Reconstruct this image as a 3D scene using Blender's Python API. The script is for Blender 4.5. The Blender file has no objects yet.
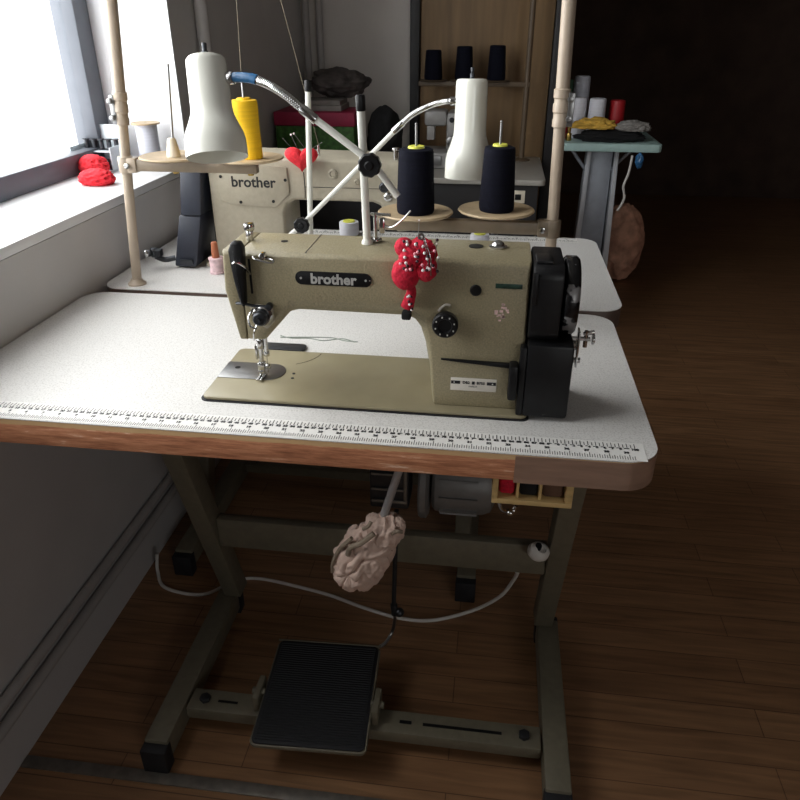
import bpy, bmesh, math, random
from mathutils import Vector, Matrix, noise
random.seed(7)
PI = math.pi
T = 0.76                      # height of the table tops above the floor; all shapes below use z = 0 at table-top level
C = bpy.context.scene.collection
V = Vector

# ------------------------------------------------------------------ materials
def lin(c):
    c = c / 255.0
    return c / 12.92 if c <= 0.04045 else ((c + 0.055) / 1.055) ** 2.4
def rgb(r, g, b): return (lin(r), lin(g), lin(b), 1)
def scale(c, k): return (min(1, c[0]*k), min(1, c[1]*k), min(1, c[2]*k), 1)
MATS = {}
def mat(name, col, rough=.5, metal=0, var=.12, nscale=40, bump=0, bscale=None, coat=0, stretch=None, detail=4, trans=0, spec=None):
    m = bpy.data.materials.new(name); m.use_nodes = True
    nt = m.node_tree; b = nt.nodes['Principled BSDF']
    c = rgb(*col)
    tc = nt.nodes.new('ShaderNodeTexCoord')
    src = tc.outputs['Object']
    if stretch:
        mp = nt.nodes.new('ShaderNodeMapping'); mp.inputs['Scale'].default_value = stretch
        nt.links.new(src, mp.inputs['Vector']); src = mp.outputs['Vector']
    n = nt.nodes.new('ShaderNodeTexNoise'); n.inputs['Scale'].default_value = nscale; n.inputs['Detail'].default_value = detail
    nt.links.new(src, n.inputs['Vector'])
    r = nt.nodes.new('ShaderNodeValToRGB')
    r.color_ramp.elements[0].position = .3; r.color_ramp.elements[1].position = .7
    r.color_ramp.elements[0].color = scale(c, 1 - var); r.color_ramp.elements[1].color = scale(c, 1 + var)
    nt.links.new(n.outputs['Fac'], r.inputs['Fac']); nt.links.new(r.outputs['Color'], b.inputs['Base Color'])
    b.inputs['Roughness'].default_value = rough; b.inputs['Metallic'].default_value = metal
    b.inputs['Coat Weight'].default_value = coat
    if trans: b.inputs['Transmission Weight'].default_value = trans
    if spec is not None: b.inputs['Specular IOR Level'].default_value = spec
    if bump:
        n2 = nt.nodes.new('ShaderNodeTexNoise'); n2.inputs['Scale'].default_value = bscale or nscale; n2.inputs['Detail'].default_value = 3
        nt.links.new(src, n2.inputs['Vector'])
        bp = nt.nodes.new('ShaderNodeBump'); bp.inputs['Strength'].default_value = bump; bp.inputs['Distance'].default_value = .004
        nt.links.new(n2.outputs['Fac'], bp.inputs['Height']); nt.links.new(bp.outputs['Normal'], b.inputs['Normal'])
    MATS[name] = m
    return m

khaki = mat('hammered_khaki_paint', (147, 137, 110), .38, 0, .16, 420, .25, 300)
khaki_bed = mat('smooth_khaki_paint', (144, 135, 109), .3, 0, .05, 30, 0)
khaki_old = mat('grey_beige_paint', (172, 164, 146), .42, 0, .06, 90, .1, 200)
stand_paint = mat('grey_green_stand_paint', (106, 100, 84), .5, 0, .1, 60, .06)
post_paint = mat('beige_post_paint', (176, 160, 142), .4, 0, .05, 50)
chrome = mat('chrome', (205, 205, 205), .16, 1, .04, 60)
steel = mat('brushed_steel', (150, 150, 150), .34, 1, .08, 90, .05, 200, stretch=(1, 8, 8))
dark_steel = mat('dark_steel', (70, 72, 76), .4, .8, .1, 60)
blk = mat('black_paint', (17, 17, 19), .42, 0, .2, 60, .06, 120, spec=.35)
blk_gloss = mat('glossy_black', (14, 14, 16), .16, 0, .2, 60, coat=.4)
blk_rubber = mat('black_rubber', (26, 26, 30), .65, 0, .2, 80, .15)
navy_plastic = mat('blue_black_plastic', (46, 50, 62), .5, 0, .1, 60)
white_paint = mat('white_lamp_enamel', (234, 234, 224), .25, 0, .015, 20, coat=.3)
lamp_rod = mat('white_rod_paint', (228, 228, 220), .3, 0, .02, 20)
ruler_white = mat('white_ruler_tape', (224, 222, 218), .4, 0, .02, 30)
cord_white = mat('white_plastic', (214, 210, 204), .45, 0, .04, 30)
bar_paint = mat('brown_grey_bar_paint', (130, 116, 98), .45, 0, .08, 50)
dark_edge = mat('dark_brown_edge', (92, 76, 68), .5, 0, .12, 30)
rack_brown = mat('brown_rack_paint', (96, 80, 62), .5, 0, .1, 40)
thread_grey = mat('pale_thread', (150, 142, 122), .8, 0, .1, 60)
motor_grey = mat('grey_motor_casting', (120, 118, 116), .5, .3, .08, 50)
zinc = mat('zinc_rod', (168, 166, 166), .35, .4, .06, 60)
leg_light = mat('light_grey_leg', (206, 210, 216), .4, .1, .05, 30)
tan_wood = mat('tan_pressed_board', (178, 156, 124), .5, 0, .1, 50, .06)
edge_brown = mat('brown_tape', (142, 114, 98), .28, 0, .16, 30, .1, 60, stretch=(.4, 1, 3))
tray_wood = mat('yellow_pine', (200, 170, 116), .5, 0, .15, 30, .06, stretch=(.3, 1, 4))
red_felt = mat('red_velvet', (192, 14, 48), .85, 0, .25, 160, .5, 260)
coral_felt = mat('coral_red_felt', (224, 44, 56), .9, 0, .14, 200, .4, 300)
navy_yarn = mat('navy_black_thread', (14, 15, 27), .8, 0, .25, 60, .35, 500, stretch=(.15, .15, 6), spec=.12)
yellow_yarn = mat('yellow_thread', (250, 196, 16), .75, 0, .1, 60, .3, 500, stretch=(.15, .15, 6))
white_yarn = mat('white_thread', (222, 222, 230), .75, 0, .06, 60, .25, 500, stretch=(.15, .15, 6))
grey_yarn = mat('pale_grey_thread', (190, 192, 202), .75, 0, .06, 60, .25, 500, stretch=(.15, .15, 6))
yellow_tube = mat('pale_yellow_plastic', (226, 226, 92), .45, 0, .06, 40)
cream = mat('cream_plastic', (226, 216, 196), .5, 0, .04, 30)
cloth_beige = mat('pinkish_beige_cloth', (204, 178, 164), .9, 0, .14, 34, .5, 90)
strap_tan = mat('grey_tan_strap', (128, 114, 98), .8, 0, .12, 60, .2)
blue_plastic = mat('blue_film', (52, 104, 150), .25, 0, .3, 60)
magenta = mat('magenta_card', (150, 30, 66), .6, 0, .12, 40)
green_print = mat('green_print_card', (58, 104, 40), .6, 0, .5, 60)
dark_cloth = mat('dark_grey_cloth', (72, 66, 64), .9, 0, .5, 26, .4, 50)
black_cloth = mat('black_cloth', (18, 18, 20), .92, 0, .3, 40, .3, 60)
grey_paper = mat('grey_paper', (134, 130, 126), .8, 0, .1, 40)
pink_cloth = mat('pink_scrap_cloth', (232, 168, 142), .9, 0, .45, 14, .5, 40)
yellow_cloth = mat('mustard_cloth', (206, 164, 70), .9, 0, .25, 40, .4, 90)
teal_edge = mat('pale_teal_laminate', (168, 196, 192), .4, 0, .06, 30)
leg_grey = mat('pale_grey_metal', (160, 166, 176), .4, .2, .08, 30)
pink_print = mat('pale_pink_sticker', (222, 190, 186), .6, 0, .2, 200)
green_label = mat('dark_green_label', (32, 58, 48), .4, 0, .4, 160)
plate_white = mat('off_white_label', (208, 202, 192), .4, 0, .04, 60)
silver_ink = mat('silver_lettering', (190, 190, 186), .35, .2, .05, 60)
ink = mat('black_ink', (20, 20, 24), .5, 0, .05, 60)
copper_cone = mat('orange_brown_plastic', (176, 104, 72), .5, 0, .06, 40)
pearl = mat('white_pearl', (236, 226, 226), .2, 0, .03, 30)
pearl_dark = mat('dark_pearl', (52, 22, 34), .25, 0, .1, 30)
pearl_pink = mat('pink_pearl', (236, 150, 164), .22, 0, .05, 30)
overlock_grey = mat('overlock_grey_enamel', (150, 148, 146), .4, 0, .08, 40)
red_plastic = mat('red_plastic', (168, 26, 34), .5, 0, .1, 30)
brown_thing = mat('brown_thread', (96, 70, 54), .8, 0, .2, 60, .2)
brass = mat('brass', (190, 160, 90), .3, 1, .05, 40)
wall_paint = mat('wall_paint', (200, 197, 196), .85, 0, .03, 8, .04, 60)
back_paint = mat('back_wall_paint', (212, 206, 200), .85, 0, .04, 6, .04, 60)
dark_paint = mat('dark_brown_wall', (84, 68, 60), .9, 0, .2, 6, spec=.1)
reveal_paint = mat('white_reveal_paint', (238, 238, 240), .7, 0, .015, 8)
sill_white = mat('white_sill', (236, 236, 238), .35, 0, .01, 8)
frame_grey = mat('grey_window_frame', (96, 100, 108), .5, .2, .05, 20)
ceil_paint = mat('ceiling_paint', (120, 116, 112), .9, 0, .03, 6)
pipe_paint = mat('painted_pipe', (176, 172, 170), .5, 0, .05, 30)
strip_metal = mat('worn_aluminium_strip', (120, 114, 106), .5, .5, .25, 40, .1)
clear_plastic = mat('hazy_clear_plastic', (206, 214, 220), .2, 0, .05, 30)
panel_wood = mat('plywood_panel', (126, 100, 68), .6, 0, .22, 5, .05, 40, stretch=(6, 6, .5))
frame_black = mat('black_door_frame', (26, 24, 26), .5, 0, .1, 30)

def laminate():
    m = bpy.data.materials.new('speckled_white_laminate'); m.use_nodes = True
    nt = m.node_tree; b = nt.nodes['Principled BSDF']
    tc = nt.nodes.new('ShaderNodeTexCoord')
    n = nt.nodes.new('ShaderNodeTexNoise'); n.inputs['Scale'].default_value = 420; n.inputs['Detail'].default_value = 2
    r = nt.nodes.new('ShaderNodeValToRGB')
    r.color_ramp.elements[0].position = .36; r.color_ramp.elements[0].color = rgb(190, 187, 184)
    r.color_ramp.elements[1].position = .5; r.color_ramp.elements[1].color = rgb(212, 210, 207)
    nt.links.new(tc.outputs['Object'], n.inputs['Vector']); nt.links.new(n.outputs['Fac'], r.inputs['Fac'])
    nt.links.new(r.outputs['Color'], b.inputs['Base Color'])
    n2 = nt.nodes.new('ShaderNodeTexNoise'); n2.inputs['Scale'].default_value = 9
    mr = nt.nodes.new('ShaderNodeMapRange'); mr.inputs['To Min'].default_value = .42; mr.inputs['To Max'].default_value = .55
    nt.links.new(tc.outputs['Object'], n2.inputs['Vector']); nt.links.new(n2.outputs['Fac'], mr.inputs['Value'])
    nt.links.new(mr.outputs['Result'], b.inputs['Roughness'])
    return m
laminate_mat = laminate()

def plywood_edge():
    """worn table edge: a pale top ply above a reddish-brown lipping with chipped streaks"""
    m = bpy.data.materials.new('worn_plywood_edge'); m.use_nodes = True
    nt = m.node_tree; b = nt.nodes['Principled BSDF']; L = nt.links.new
    geo = nt.nodes.new('ShaderNodeNewGeometry'); sp = nt.nodes.new('ShaderNodeSeparateXYZ'); L(geo.outputs['Position'], sp.inputs[0])
    mp = nt.nodes.new('ShaderNodeMapping'); mp.inputs['Scale'].default_value = (6, 6, 60); L(geo.outputs['Position'], mp.inputs['Vector'])
    n = nt.nodes.new('ShaderNodeTexNoise'); n.inputs['Scale'].default_value = 3; n.inputs['Detail'].default_value = 8; n.inputs['Roughness'].default_value = .65
    L(mp.outputs['Vector'], n.inputs['Vector'])
    r = nt.nodes.new('ShaderNodeValToRGB')
    e = r.color_ramp.elements
    e[0].position = .28; e[0].color = rgb(136, 84, 60); e[1].position = .70; e[1].color = rgb(244, 216, 192)
    k = e.new(.5); k.color = rgb(190, 128, 94); k = e.new(.61); k.color = rgb(206, 146, 110)
    L(n.outputs['Fac'], r.inputs['Fac'])
    ad = nt.nodes.new('ShaderNodeMath'); ad.operation = 'MULTIPLY_ADD'; ad.inputs[1].default_value = .006; L(n.outputs['Fac'], ad.inputs[0]); L(sp.outputs['Z'], ad.inputs[2])
    gt = nt.nodes.new('ShaderNodeMath'); gt.operation = 'GREATER_THAN'; gt.inputs[1].default_value = T - .0065; L(ad.outputs[0], gt.inputs[0])
    mx = nt.nodes.new('ShaderNodeMix'); mx.data_type = 'RGBA'
    L(gt.outputs[0], mx.inputs['Factor']); L(r.outputs['Color'], mx.inputs[6]); mx.inputs[7].default_value = rgb(196, 160, 116)
    L(mx.outputs[2], b.inputs['Base Color']); b.inputs['Roughness'].default_value = .5
    bp = nt.nodes.new('ShaderNodeBump'); bp.inputs['Strength'].default_value = .4; bp.inputs['Distance'].default_value = .002
    L(n.outputs['Fac'], bp.inputs['Height']); L(bp.outputs['Normal'], b.inputs['Normal'])
    return m
ply_edge = plywood_edge()

def wood_floor():
    m = bpy.data.materials.new('laminate_floor_planks'); m.use_nodes = True
    nt = m.node_tree; b = nt.nodes['Principled BSDF']; L = nt.links.new
    geo = nt.nodes.new('ShaderNodeNewGeometry')
    br = nt.nodes.new('ShaderNodeTexBrick'); br.offset = .37; br.inputs['Scale'].default_value = 1
    br.inputs['Brick Width'].default_value = .62; br.inputs['Row Height'].default_value = .066
    br.inputs['Mortar Size'].default_value = .0012; br.inputs['Mortar Smooth'].default_value = .3; br.inputs['Bias'].default_value = 0
    br.inputs['Color1'].default_value = rgb(140, 104, 74); br.inputs['Color2'].default_value = rgb(152, 115, 83); br.inputs['Mortar'].default_value = rgb(100, 70, 48)
    L(geo.outputs['Position'], br.inputs['Vector'])
    mp = nt.nodes.new('ShaderNodeMapping'); mp.inputs['Scale'].default_value = (1.6, 22, 1); L(geo.outputs['Position'], mp.inputs['Vector'])
    n = nt.nodes.new('ShaderNodeTexNoise'); n.inputs['Scale'].default_value = 3; n.inputs['Detail'].default_value = 6; n.inputs['Distortion'].default_value = .6
    L(mp.outputs['Vector'], n.inputs['Vector'])
    r = nt.nodes.new('ShaderNodeValToRGB'); r.color_ramp.elements[0].position = .3; r.color_ramp.elements[0].color = (.62, .6, .58, 1)
    r.color_ramp.elements[1].position = .7; r.color_ramp.elements[1].color = (1.12, 1.1, 1.08, 1)
    L(n.outputs['Fac'], r.inputs['Fac'])
    mx = nt.nodes.new('ShaderNodeMix'); mx.data_type = 'RGBA'; mx.blend_type = 'MULTIPLY'; mx.inputs['Factor'].default_value = 1
    L(br.outputs['Color'], mx.inputs[6]); L(r.outputs['Color'], mx.inputs[7]); L(mx.outputs[2], b.inputs['Base Color'])
    b.inputs['Roughness'].default_value = .38
    return m
floor_mat = wood_floor()

def pane_glass():
    m = bpy.data.materials.new('window_glass'); m.use_nodes = True
    nt = m.node_tree; nt.nodes.remove(nt.nodes['Principled BSDF'])
    t = nt.nodes.new('ShaderNodeBsdfTransparent'); g = nt.nodes.new('ShaderNodeBsdfGlossy'); g.inputs['Roughness'].default_value = .05
    fr = nt.nodes.new('ShaderNodeValue'); fr.outputs[0].default_value = .04
    tn = nt.nodes.new('ShaderNodeTexNoise'); tn.inputs['Scale'].default_value = 3
    rp = nt.nodes.new('ShaderNodeValToRGB'); rp.color_ramp.elements[0].color = (.93, .95, .96, 1); rp.color_ramp.elements[1].color = (.97, .98, .98, 1)
    nt.links.new(tn.outputs['Fac'], rp.inputs['Fac']); nt.links.new(rp.outputs['Color'], t.inputs['Color'])
    mx = nt.nodes.new('ShaderNodeMixShader')
    nt.links.new(fr.outputs[0], mx.inputs[0]); nt.links.new(t.outputs[0], mx.inputs[1]); nt.links.new(g.outputs[0], mx.inputs[2])
    nt.links.new(mx.outputs[0], nt.nodes['Material Output'].inputs['Surface'])
    return m
glass = pane_glass()

# ------------------------------------------------------------------ objects
LOC = {}
def thing(name, label, cat, base, group=None):
    o = bpy.data.objects.new(name, None); C.objects.link(o)
    o.empty_display_size = .02
    o.location = V(base) + V((0, 0, T)); o['label'] = label; o['category'] = cat
    if group: o['group'] = group
    LOC[o.name] = V(base)
    return o
def obj(name, bm, m, parent=None, angle=35, base=None, smooth=True):
    """one mesh object from a bmesh in table coordinates"""
    if parent is not None: L = LOC[parent.name]
    elif base is not None: L = V(base)
    else:
        mn = [min(v.co[i] for v in bm.verts) for i in range(3)]; mx = [max(v.co[i] for v in bm.verts) for i in range(3)]
        L = V(((mn[0]+mx[0])/2, (mn[1]+mx[1])/2, mn[2]))
    bmesh.ops.translate(bm, verts=bm.verts[:], vec=-L)
    bmesh.ops.recalc_face_normals(bm, faces=bm.faces[:])
    me = bpy.data.meshes.new(name); bm.to_mesh(me); bm.free()
    for x in (m if isinstance(m, (list, tuple)) else [m]): me.materials.append(x)
    if smooth:
        me.polygons.foreach_set('use_smooth', [True] * len(me.polygons))
        me.set_sharp_from_angle(angle=math.radians(angle))
    o = bpy.data.objects.new(name, me); C.objects.link(o)
    if parent is not None: o.parent = parent
    else: o.location = L + V((0, 0, T))
    LOC[o.name] = L
    return o
def tag(o, label, cat, group=None, kind=None):
    o['label'] = label; o['category'] = cat
    if group: o['group'] = group
    if kind: o['kind'] = kind
    return o
def struct(name, bm, m, parent=None):
    o = obj(name, bm, m, parent)
    if parent is None: o['kind'] = 'structure'
    return o
def dup(root, delta, label=None, rotz=None, group=None):
    r = root.copy(); C.objects.link(r)
    r.location = root.location + V(delta)
    if rotz is not None: r.rotation_euler = (0, 0, rotz)
    if label: r['label'] = label
    if group: r['group'] = group
    for ch in list(root.children):
        c = ch.copy(); C.objects.link(c); c.parent = r
        for g in list(ch.children):
            d = g.copy(); C.objects.link(d); d.parent = c
    return r

# ------------------------------------------------------------------ shapes
def B(): return bmesh.new()
def merge(bm, other):
    me = bpy.data.meshes.new('tmp'); other.to_mesh(me); other.free(); bm.from_mesh(me); bpy.data.meshes.remove(me)
def box(bm, x0, x1, y0, y1, z0, z1, bev=0, seg=2, M=None):
    t = B(); bmesh.ops.create_cube(t, size=1)
    for v in t.verts: v.co = V(((x0+x1)/2 + v.co.x*(x1-x0), (y0+y1)/2 + v.co.y*(y1-y0), (z0+z1)/2 + v.co.z*(z1-z0)))
    if bev: bmesh.ops.bevel(t, geom=t.edges[:], offset=bev, segments=seg, profile=.5, affect='EDGES')
    if M: bmesh.ops.transform(t, matrix=M, verts=t.verts[:])
    merge(bm, t); return bm
def frame_to(axis):
    a = V(axis).normalized(); return a.to_track_quat('Z', 'Y').to_matrix().to_4x4()
def cyl(bm, p0, p1, r0, r1=None, seg=20, bev=0):
    p0, p1 = V(p0), V(p1); r1 = r0 if r1 is None else r1
    t = B(); d = (p1-p0).length
    bmesh.ops.create_cone(t, cap_ends=True, segments=seg, radius1=r0, radius2=r1, depth=d)
    if bev:
        es = [e for e in t.edges if abs(e.verts[0].co.z - e.verts[1].co.z) < 1e-6]
        bmesh.ops.bevel(t, geom=es, offset=bev, segments=2, profile=.5, affect='EDGES')
    M = Matrix.Translation((p0+p1)/2) @ frame_to(p1-p0)
    bmesh.ops.transform(t, matrix=M, verts=t.verts[:]); merge(bm, t); return bm
def lathe(bm, prof, origin=(0, 0, 0), axis=(0, 0, 1), seg=32, close=False):
    """prof: (radius, height) pairs; radius 0 closes an end"""
    t = B(); rings = []
    for r, h in prof:
        if r < 1e-6: rings.append([t.verts.new((0, 0, h))])
        else: rings.append([t.verts.new((r*math.cos(2*PI*i/seg), r*math.sin(2*PI*i/seg), h)) for i in range(seg)])
    prs = list(zip(rings, rings[1:])) + ([(rings[-1], rings[0])] if close else [])
    for a, b in prs:
        for i in range(seg):
            j = (i+1) % seg
            if len(a) == 1 and len(b) == 1: continue
            if len(a) == 1: t.faces.new((a[0], b[i], b[j]))
            elif len(b) == 1: t.faces.new((a[i], a[j], b[0]))
            else: t.faces.new((a[i], a[j], b[j], b[i]))
    bmesh.ops.transform(t, matrix=Matrix.Translation(origin) @ frame_to(axis), verts=t.verts[:]); merge(bm, t); return bm
def smooth_path(pts, n=8):
    P = [V(p) for p in pts]; P = [P[0]*2-P[1]] + P + [P[-1]*2-P[-2]]; out = []
    for i in range(1, len(P)-2):
        for k in range(n):
            t = k/n; a, b, c, d = P[i-1:i+3]
            out.append(.5*((2*b) + (c-a)*t + (2*a-5*b+4*c-d)*t*t + (3*b-a-3*c+d)*t**3))
    out.append(P[-2]); return out
def tube(bm, pts, r, seg=10, n=8, smooth=True, rad=None):
    P = smooth_path(pts, n) if smooth and len(pts) > 2 else [V(p) for p in pts]
    t = B(); rings = []; up = V((0, 0, 1))
    prevx = None
    for i, p in enumerate(P):
        d = (P[min(i+1, len(P)-1)] - P[max(i-1, 0)]).normalized()
        x = prevx - d*prevx.dot(d) if prevx is not None else d.orthogonal()
        x.normalize(); y = d.cross(x); prevx = x
        rr = rad(i/(len(P)-1)) if rad else r
        rings.append([t.verts.new(p + x*(rr*math.cos(2*PI*k/seg)) + y*(rr*math.sin(2*PI*k/seg))) for k in range(seg)])
    for a, b in zip(rings, rings[1:]):
        for k in range(seg): t.faces.new((a[k], a[(k+1) % seg], b[(k+1) % seg], b[k]))
    t.faces.new(rings[0][::-1]); t.faces.new(rings[-1])
    merge(bm, t); return bm
def prism(bm, poly, y0, y1, plane='xz', bev=0, seg=2):
    """polygon in a plane, extruded along the third axis from y0 to y1"""
    t = B()
    def P(a, b, c): return {'xz': (a, c, b), 'xy': (a, b, c), 'yz': (c, a, b)}[plane]
    A = [t.verts.new(P(a, b, y0)) for a, b in poly]; D = [t.verts.new(P(a, b, y1)) for a, b in poly]
    n = len(poly)
    t.faces.new(A); t.faces.new(D[::-1])
    for i in range(n): t.faces.new((A[i], D[i], D[(i+1) % n], A[(i+1) % n]))
    if bev:
        bmesh.ops.recalc_face_normals(t, faces=t.faces[:])
        es = [e for e in t.edges if e.calc_face_angle(0) > .35]
        bmesh.ops.bevel(t, geom=es, offset=bev, segments=seg, profile=.5, affect='EDGES')
    merge(bm, t); return bm
def loft(bm, rings, bev=0):
    t = B(); R = [[t.verts.new(p) for p in r] for r in rings]; n = len(R[0])
    t.faces.new(R[0]); t.faces.new(R[-1][::-1])
    for a, b in zip(R, R[1:]):
        for i in range(n): t.faces.new((a[i], b[i], b[(i+1) % n], a[(i+1) % n]))
    if bev:
        bmesh.ops.recalc_face_normals(t, faces=t.faces[:])
        es = [e for e in t.edges if e.calc_face_angle(0) > .5]
        bmesh.ops.bevel(t, geom=es, offset=bev, segments=2, profile=.5, affect='EDGES', clamp_overlap=True)
    merge(bm, t); return bm
def rrect(x0, x1, y0, y1, r, n=8, corners=(1, 1, 1, 1)):
    out = []
    for (cx, cy, a0, on, px, py) in ((x1-r, y1-r, 0, corners[0], x1, y1), (x0+r, y1-r, 90, corners[1], x0, y1), (x0+r, y0+r, 180, corners[2], x0, y0), (x1-r, y0+r, 270, corners[3], x1, y0)):
        if not on: out.append((px, py)); continue
        for k in range(n+1):
            a = math.radians(a0 + 90*k/n); out.append((cx + r*math.cos(a), cy + r*math.sin(a)))
    return out
def ball(bm, c, r, sub=2, sc=(1, 1, 1)):
    t = B(); bmesh.ops.create_icosphere(t, subdivisions=sub, radius=r)
    for v in t.verts: v.co = V((v.co.x*sc[0]+c[0], v.co.y*sc[1]+c[1], v.co.z*sc[2]+c[2]))
    merge(bm, t); return bm
def blob(bm, c, rad, sub=4, amp=.15, freq=3, seed=0, M=None, ridge=False, flat=None):
    """a crumpled lump: an ellipsoid pushed in and out by noise"""
    t = B(); bmesh.ops.create_icosphere(t, subdivisions=sub, radius=1)
    for v in t.verts:
        n = v.co.normalized(); q = n*freq + V((seed, seed*.7, -seed))
        d = noise.noise(q) + .5*noise.noise(q*2.1)
        if ridge: d = .9 - 1.8*abs(noise.noise(q)) - .7*abs(noise.noise(q*2.3)); d *= .8
        v.co = n*(1 + amp*d)
        v.co = V((v.co.x*rad[0], v.co.y*rad[1], v.co.z*rad[2]))
        if flat is not None and v.co.z < -flat: v.co.z = -flat
    if M: bmesh.ops.transform(t, matrix=M, verts=t.verts[:])
    bmesh.ops.translate(t, verts=t.verts[:], vec=V(c)); merge(bm, t); return bm
def text(bm, s, size, M, bold=0, depth=0, align='CENTER', spacing=1):
    cu = bpy.data.curves.new('t', 'FONT'); cu.body = s; cu.size = size; cu.align_x = align; cu.align_y = 'CENTER'
    cu.offset = bold; cu.extrude = depth; cu.resolution_u = 3; cu.space_character = spacing
    o = bpy.data.objects.new('t', cu); C.objects.link(o)
    bpy.context.view_layer.update()
    dg = bpy.context.evaluated_depsgraph_get()
    me = bpy.data.meshes.new_from_object(o.evaluated_get(dg))
    t = B(); t.from_mesh(me); bmesh.ops.transform(t, matrix=M, verts=t.verts[:]); merge(bm, t)
    bpy.data.objects.remove(o); bpy.data.curves.remove(cu); bpy.data.meshes.remove(me); return bm
def facing(x, y, z, back=False):
    """text plane standing up, readable from -y"""
    return Matrix.Translation((x, y, z)) @ Matrix.Rotation(PI/2, 4, 'X')
def flat_quad(bm, x0, x1, y0, y1, z):
    bm.faces.new([bm.verts.new(p) for p in ((x0, y0, z), (x1, y0, z), (x1, y1, z), (x0, y1, z))])


# ------------------------------------------------------------------ the room
FZ = -T
NY0, NY1, NX = -0.74, 1.03, -.70      # window niche in the left wall
SZ, NT = .155, 1.75
WX = -.42; CEIL = 1.9; BY = 2.32; RX = 3.3; FY = 5.3; NEAR = -2.8
b = B(); box(b, WX-.4, RX+.1, NEAR-.1, FY+.1, FZ-.1, FZ); struct('floor', b, floor_mat)
b = B(); box(b, WX-.4, RX+.1, NEAR-.1, FY+.1, CEIL, CEIL+.1); struct('ceiling', b, ceil_paint)
b = B()
box(b, NX-.06, WX, NEAR, BY, FZ, SZ-.022); box(b, NX-.06, WX, NEAR, BY, NT, CEIL)
box(b, NX-.06, WX, NEAR, NY0, SZ-.022, NT); box(b, NX-.06, WX, NY1, BY, SZ-.022, NT)
struct('wall_left', b, wall_paint)
b = B(); box(b, NX+.001, WX-.0005, NY1-.004, NY1-.0005, SZ, NT-.0005); box(b, NX+.001, WX-.0005, NY0+.0005, NY0+.004, SZ, NT-.0005); box(b, NX+.001, WX-.0005, NY0+.004, NY1-.004, NT-.004, NT-.0005)
struct('trim_1', b, reveal_paint)
b = B(); box(b, NX-.05, WX+.004, NY0+.0005, NY1-.0005, SZ-.02, SZ, .003); struct('trim_2', b, sill_white)
# window: a grey sliding frame at the outer edge of the niche
W = thing('window_1', 'x', 'window', (NX-.02, 0, SZ)); del W['label']; del W['category']; W['kind'] = 'structure'
b = B()
fx0, fx1 = NX+.012, NX+.072
box(b, fx0, fx1, NY1-.075, NY1-.006, SZ+.001, NT-.006, .002); box(b, fx0, fx1, NY0+.006, NY0+.06, SZ+.001, NT-.006, .002)
box(b, fx0, fx1, NY0+.06, NY1-.075, SZ+.001, SZ+.05, .002); box(b, fx0, fx1, NY0+.06, NY1-.075, NT-.06, NT-.006, .002)
box(b, fx0+.01, fx1-.01, -.14, -.08, SZ+.05, NT-.06, .002)
struct('window_frame', b, frame_grey, W)
b = B(); box(b, fx0+.02, fx0+.024, NY0+.06, -.14, SZ+.05, NT-.06); box(b, fx0+.026, fx0+.03, -.08, NY1-.075, SZ+.05, NT-.06); struct('window_pane', b, glass, W)
b = B(); box(b, WX, .65, BY, BY+.1, FZ, CEIL); struct('wall_back', b, back_paint)
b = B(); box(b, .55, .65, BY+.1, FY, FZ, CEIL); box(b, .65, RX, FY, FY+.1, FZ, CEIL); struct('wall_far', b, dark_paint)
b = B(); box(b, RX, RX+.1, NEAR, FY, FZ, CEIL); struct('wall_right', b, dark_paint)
b = B()
QX0, QX1, QZ0, QZ1 = 1.3, 2.3, .3, 1.1          # unseen window added behind the photographer to light table fronts and left wall
box(b, WX, QX0, NEAR-.1, NEAR, FZ, CEIL); box(b, QX1, RX, NEAR-.1, NEAR, FZ, CEIL); box(b, QX0, QX1, NEAR-.1, NEAR, FZ, QZ0); box(b, QX0, QX1, NEAR-.1, NEAR, QZ1, CEIL)
struct('wall_near', b, back_paint)
W = thing('fill_window', 'x', 'window', (1.7, NEAR-.05, QZ0)); del W['label']; del W['category']; W['kind'] = 'structure'
b = B()
for xa, xb in ((QX0+.001, QX0+.05), (QX1-.05, QX1-.001), (1.78, 1.82)): box(b, xa, xb, NEAR-.08, NEAR-.03, QZ0+.001, QZ1-.001, .002)
for za, zb in ((QZ0+.001, QZ0+.05), (QZ1-.05, QZ1-.001)):
    for xa, xb in ((QX0+.0505, 1.7795), (1.8205, QX1-.0505)): box(b, xa, xb, NEAR-.08, NEAR-.03, za, zb, .002)
struct('window_frame', b, frame_grey, W)
b = B(); box(b, QX0+.05, 1.78, NEAR-.06, NEAR-.055, QZ0+.05, QZ1-.05); box(b, 1.82, QX1-.05, NEAR-.06, NEAR-.055, QZ0+.05, QZ1-.05); struct('window_pane', b, glass, W)
# plywood door in a black frame against the back wall
D = thing('door_1', 'x', 'door', (.34, BY-.03, FZ)); del D['label']; del D['category']; D['kind'] = 'structure'
b = B(); box(b, .076, .60, BY-.028, BY-.002, FZ+.004, 1.35, .002); struct('door_leaf', b, panel_wood, D)
b = B(); box(b, .036, .074, BY-.05, BY-.001, FZ, 1.4, .003); box(b, .602, .645, BY-.05, BY-.001, FZ, 1.4, .003); box(b, .074, .602, BY-.05, BY-.001, 1.352, 1.4, .003); struct('door_frame', b, frame_black, D)
b = B(); prism(b, [(-.418, -.122), (RX, -.102), (RX, -.078), (-.418, -.098)], FZ, FZ+.004, 'xy', .001); struct('trim_3', b, strip_metal)
def pipe(pts, r, label, name='wall_pipe', cat='pipe', group=None, m=pipe_paint):
    b = B(); tube(b, pts, r, 12, smooth=False); o = obj(name, b, m); tag(o, label, cat, group); return o
pipe([(WX+.013, -1.4, -.585), (WX+.013, 2.2, -.585)], .011, 'upper of two thin painted pipes running along the left wall below the tables')
pipe([(WX+.013, -1.4, -.63), (WX+.013, 2.2, -.63)], .011, 'lower of two thin painted pipes running along the left wall below the tables')
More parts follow.
